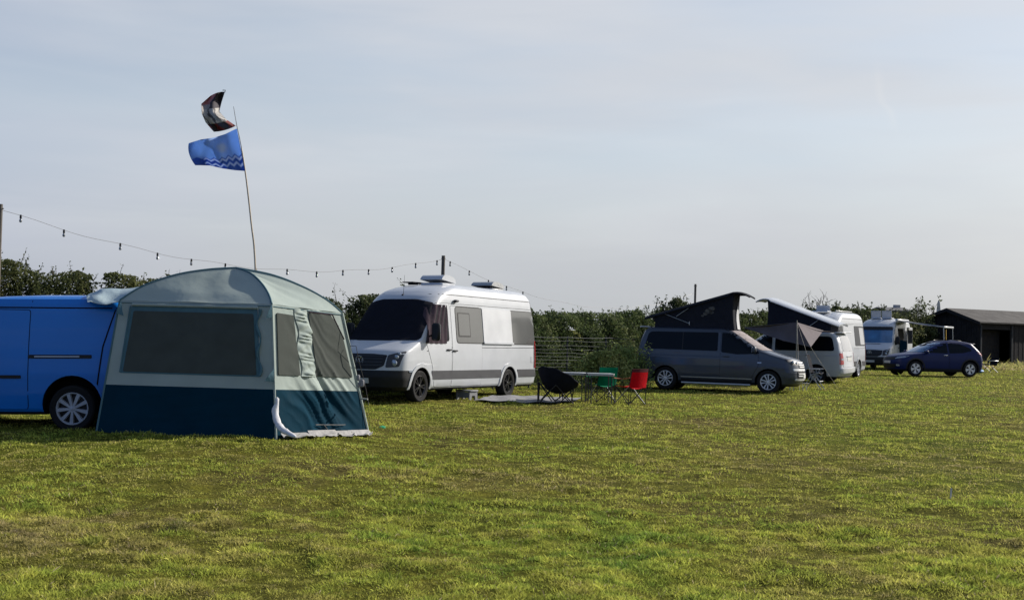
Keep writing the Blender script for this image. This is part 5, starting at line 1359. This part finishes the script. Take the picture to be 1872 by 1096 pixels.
# canopy from the white campervan out to a pole
def cq(u, v):
    top = [P(1358, 598, 43.2), P(1400, 596, 42.6), P(1457, 589, 41.6)]; bot = [P(1400, 612, 42.6), P(1432, 624, 41.9), P(1482, 634, 41.2)]
    def l3(q, t): return q[0].lerp(q[1], t * 2) if t < .5 else q[1].lerp(q[2], t * 2 - 1)
    p = l3(top, u).lerp(l3(bot, u), v); return p + Vector((0, .10 * math.sin(PI * v) * math.sin(PI * u) + .02 * math.sin(u * 14 + v * 5), .05 * math.sin(PI * u) * (v - .5)))
cn_ = thing('canopy', 'taupe canopy held up by a thin pole beside the white campervan', 'canopy', (0, 0, 0))
m = MB(); sheet(cq, 24, 10, m, thick=.012); m.build('front_flap', tarpgrey, cn_, ang=60)
a, b, c = P(1457, 589, 41.6), P(1505, 604, 44.4), P(1482, 634, 41.2)
m = MB(); sheet(lambda u, v: a.lerp(b.lerp(c, v), max(u, .02)) - Vector((0, 0, .06 * math.sin(PI * u) * math.sin(PI * v))), 12, 10, m, thick=.012); m.build('side_flap', tarpgrey, cn_, ang=60)
r0, r1 = P(1370, 600, 45.6), P(1520, 606, 44.9)
m = MB(); sheet(lambda u, v: (P(1360, 598, 43.2).lerp(a, u)).lerp(r0.lerp(r1, u), v) - Vector((0, 0, .08 * math.sin(PI * v))), 14, 8, m, thick=.012); m.build('roof_sheet', tarpgrey, cn_, ang=60)
g0 = P(1457, 589, 41.5); m = MB(); m.tube([(g0.x, 41.5, 0), (g0.x, 41.5, g0.z + .07)], .016, n=8); m.build('pole', rope_y, cn_)
for (p, q_) in ((a, G(1497, 712)), (c, G(1531, 708)), (a, G(1462, 716))):
    m = MB(); m.tube([p, p.lerp(q_, .5) - Vector((0, 0, .02)), q_], .0050, n=5); m.build('guy_line', rope_y, cn_)
# folding chair and low step by the grey van's nose
g = G(1487, 711); t = thing('folding_chair', 'upright folding chair with black back and pale frame beside the grey van', 'chair', (g.x, g.y, 0), R(152))
for s in (1, -1):
    m = MB(); m.tube([(-.30, s * .20, 0), (.06, s * .20, .50), (.20, s * .20, 1.05)], .014, n=7); m.build('back_post', alu, t)
    m = MB(); m.tube([(.28, s * .22, 0), (.02, s * .22, .46), (-.24, s * .22, .52)], .014, n=7); m.build('leg', alu, t)
    m = MB(); m.box((-.04, s * .235, .64), (.40, .045, .028), ch=.008); m.build('armrest', pale_mesh, t)
m = MB(); m.tube([(-.24, -.22, .25), (-.24, .22, .25)], .016, n=7); m.build('stretcher', alu, t)
m = MB(); sheet(lambda u, v: (.055 + .15 * u, (v - .5) * .40, .52 + .56 * u), 8, 6, m, thick=.03); m.build('backrest', blackfab, t)
m = MB(); sheet(lambda u, v: (-.25 + .30 * u, (v - .5) * .42, .505 - .03 * math.sin(PI * v)), 8, 6, m, thick=.02); m.build('seat', blackfab, t)
g = G(1459, 714); t = thing('low_table', 'low folding side table on the grass under the grey van nose', 'table', (g.x, g.y, 0), R(10))
m = MB(); m.box((0, 0, .24), (.55, .36, .02), ch=.006); m.build('table_top', darkgrey, t)
for x in (-.22, .22):
    for s in (1, -1): m = MB(); m.tube([(x, s * .14, 0), (x * .8, s * .14, .23)], .011, n=6); m.build('leg', alu, t)

# ================================================================== timber shed, far buildings, things behind the car
LD = Vector((.80, .60, 0)); GD = Vector((-.60, .80, 0)); c0 = Vector((29.75, 80., 0)); Ws, Ln, He, Hr = 4.4, 16., 2.76, 3.5
st = thing('timber_shed', 'long black stained timber shed with brown felt roof and open bays', 'shed', c0)
def SP(l, g, z): return LD * l + GD * g + Vector((0, 0, z))
m = MB(); k = 24
for i in range(k):                                            # gable end boards
    a, b = Ws * i / k, Ws * (i + 1) / k - .012; o = -.012 * (i % 2)
    za = He + (Hr - He) * (1 - abs(a / Ws * 2 - 1)); zb = He + (Hr - He) * (1 - abs(b / Ws * 2 - 1))
    poly = [(a, 0), (b, 0), (b, zb), (a, za)]
    m.prism(poly, lambda g, z: SP(.03 + o, g, z), lambda g, z: SP(-.0 + o - .02, g, z))
m.build('gable_wall', timber, st, fixn=True, smooth=False)
m = MB()
bays = [(.25, 3.5), (8.6, 11.8)]
i = 0; x = 0.
while x < Ln:
    if not any(a - .01 <= x < b for a, b in bays):
        o = .012 * (i % 2); m.prism([(x, 0), (x + .24, 0), (x + .24, He), (x, He)], lambda l, z: SP(l, o - .02, z), lambda l, z: SP(l, .03 + o, z))
    i += 1; x += .25
for a, b in bays: m.prism([(a - .02, He - .42), (b + .02, He - .42), (b + .02, He), (a - .02, He)], lambda l, z: SP(l, 0, z), lambda l, z: SP(l, .04, z))
m.build('long_wall', timber, st, smooth=False)
for a, b in bays:
    m = MB(); m.prism([(a + .03, 0), (b - .03, 0), (b - .03, He - .45), (a + .03, He - .45)], lambda l, z: SP(l, .75, z), lambda l, z: SP(l, .80, z)); m.build('bay_fill_panel', timber, st, smooth=False)  # recessed panel added to catch sky light and lift the dark bay
for x in (.12, 3.62, 6.1, 8.45, 11.9):
    m = MB(); m.prism([(x - .07, 0), (x + .07, 0), (x + .07, He - .1), (x - .07, He - .1)], lambda l, z: SP(l, -.08, z), lambda l, z: SP(l, -.022, z)); m.build('door_post', timber_post, st, smooth=False)
m = MB(); m.prism([(0, 0), (Ws, 0), (Ws, He), (Ws / 2, Hr), (0, He)], lambda g, z: SP(Ln, g, z), lambda g, z: SP(Ln + .05, g, z))
m.prism([(0.1, 0), (Ln, 0), (Ln, He), (0.1, He)], lambda l, z: SP(l, Ws, z), lambda l, z: SP(l, Ws - .05, z)); m.build('back_wall', timber, st, smooth=False)
m = MB()
for (g0_, g1_) in ((-.28, Ws / 2), (Ws + .28, Ws / 2)):
    z0 = He - .05; z1 = Hr + .08
    vs = [SP(l, g, z + d) for l in (-.35, Ln + .3) for (g, z) in ((g0_, z0), (g1_, z1)) for d in (0, .09)]
    m.add(vs, [[0, 2, 6, 4], [1, 5, 7, 3], [0, 1, 3, 2], [4, 6, 7, 5], [0, 4, 5, 1], [2, 3, 7, 6]])
m.build('roof', roof_felt, st, smooth=False)
m = MB(); m.prism([(-.3, He - .16), (Ws / 2, Hr - .06), (Ws + .3, He - .16), (Ws + .3, He - .01), (Ws / 2, Hr + .10), (-.3, He - .01)], lambda g, z: SP(-.39, g, z), lambda g, z: SP(-.355, g, z)); m.build('barge_board', timber, st, smooth=False)
ob = P(1716, 548, 240); t = thing('stone_obelisk', 'slim pale stone obelisk on the skyline behind the shed roof', 'monument', (ob.x, 240, 0))
m = MB(); hh = ob.z
def sq(w, z): return [(-w, -w, z), (w, -w, z), (w, w, z), (-w, w, z)]
m.add(sq(.62, hh * .25) + sq(.20, hh * .93) + sq(.03, hh), [[0, 1, 5, 4], [1, 2, 6, 5], [2, 3, 7, 6], [3, 0, 4, 7], [4, 5, 9, 8], [5, 6, 10, 9], [6, 7, 11, 10], [7, 4, 8, 11], [0, 3, 2, 1], [8, 9, 10, 11]]); m.build('shaft', stone, t, smooth=False)
m = MB(); m.box((0, 0, hh * .125), (2.0, 2.0, hh * .25), ch=.08); m.build('plinth', stone, t, smooth=False)
def cottage(label, px0, px1, yr, ye, D):
    a, b = P(px0, yr, D), P(px1, yr, D); ez = P(px0, ye, D).z; t = thing('cottage', label, 'house', ((a.x + b.x) / 2, D, 0), R(8)); L_ = b.x - a.x; rz = a.z
    m = MB(); m.box((0, 2.5, ez / 2), (L_, 5, ez), ch=.02); m.build('wall', render_w, t, smooth=False)
    m = MB(); m.prism([(-.3, ez - .1), (2.5, rz), (5.3, ez - .1), (5.3, ez + .08), (2.5, rz + .18), (-.3, ez + .08)], lambda y, z: (-L_ / 2 - .2, y, z), lambda y, z: (L_ / 2 + .2, y, z)); r = m.build('roof', slate, t, smooth=False)
    m = MB(); m.box((L_ * .30, 2.5, rz + .22), (.7, .6, .55), ch=.03); m.build('chimney', stone, r, smooth=False)
    for x in (-L_ * .25, L_ * .2): m = MB(); m.box((x, -.01, ez * .62), (1.0, .06, 1.1), ch=.01); m.build('window', glass, t, smooth=False)
cottage('distant grey cottage roof just above the hedge beside the white roof boxes', 1621, 1666, 563, 568, 150)
g = G(1809, 680); t = thing('camp_chair', 'small black camp chair with bright frame behind the navy car', 'chair', (g.x, g.y, 0), R(200))
for s in (1, -1):
    m = MB(); m.tube([(.28, s * .26, 0), (-.24, s * .26, .44), (-.34, s * .26, .70)], .015, n=6); m.build('back_post', blacksteel, t)
    m = MB(); m.tube([(-.30, s * .26, 0), (.28, s * .26, .44)], .017, n=6); m.build('leg', alu, t)
    m = MB(); m.box((0, s * .29, .60), (.62, .06, .035), ch=.01); m.build('armrest', alu if s > 0 else blackfab, t)
    m = MB(); m.tube([(.28, s * .28, .44), (.28, s * .28, .62)], .013, n=6); m.build('arm_post', blacksteel, t)
m = MB(); sheet(lambda u, v: (-.26 + .54 * u, (v - .5) * .52, .43 - .05 * math.sin(PI * v)), 8, 8, m, thick=.02); m.build('seat', blackfab, t)
m = MB(); sheet(lambda u, v: (-.22 - .14 * u, (v - .5) * .54, .36 + .38 * u), 8, 8, m, thick=.03); m.build('backrest', blackfab, t)
g = G(1787, 682); m = MB()
def bb(u, v): a = u * 2 * PI; s = math.sin(PI * v); return (g.x + .32 * math.cos(a) * s * (1 + .1 * math.sin(a * 3)), g.y + .25 * math.sin(a) * s, .01 + .24 * (1 - v) ** 1.4 * (1 + .12 * math.sin(a * 4 + v * 7)) )
sheet(bb, 26, 10, m, thick=.01); tag(m.build('storage_bag', bluebag), 'crumpled bright blue bag on the grass at the back of the navy car', 'bag')
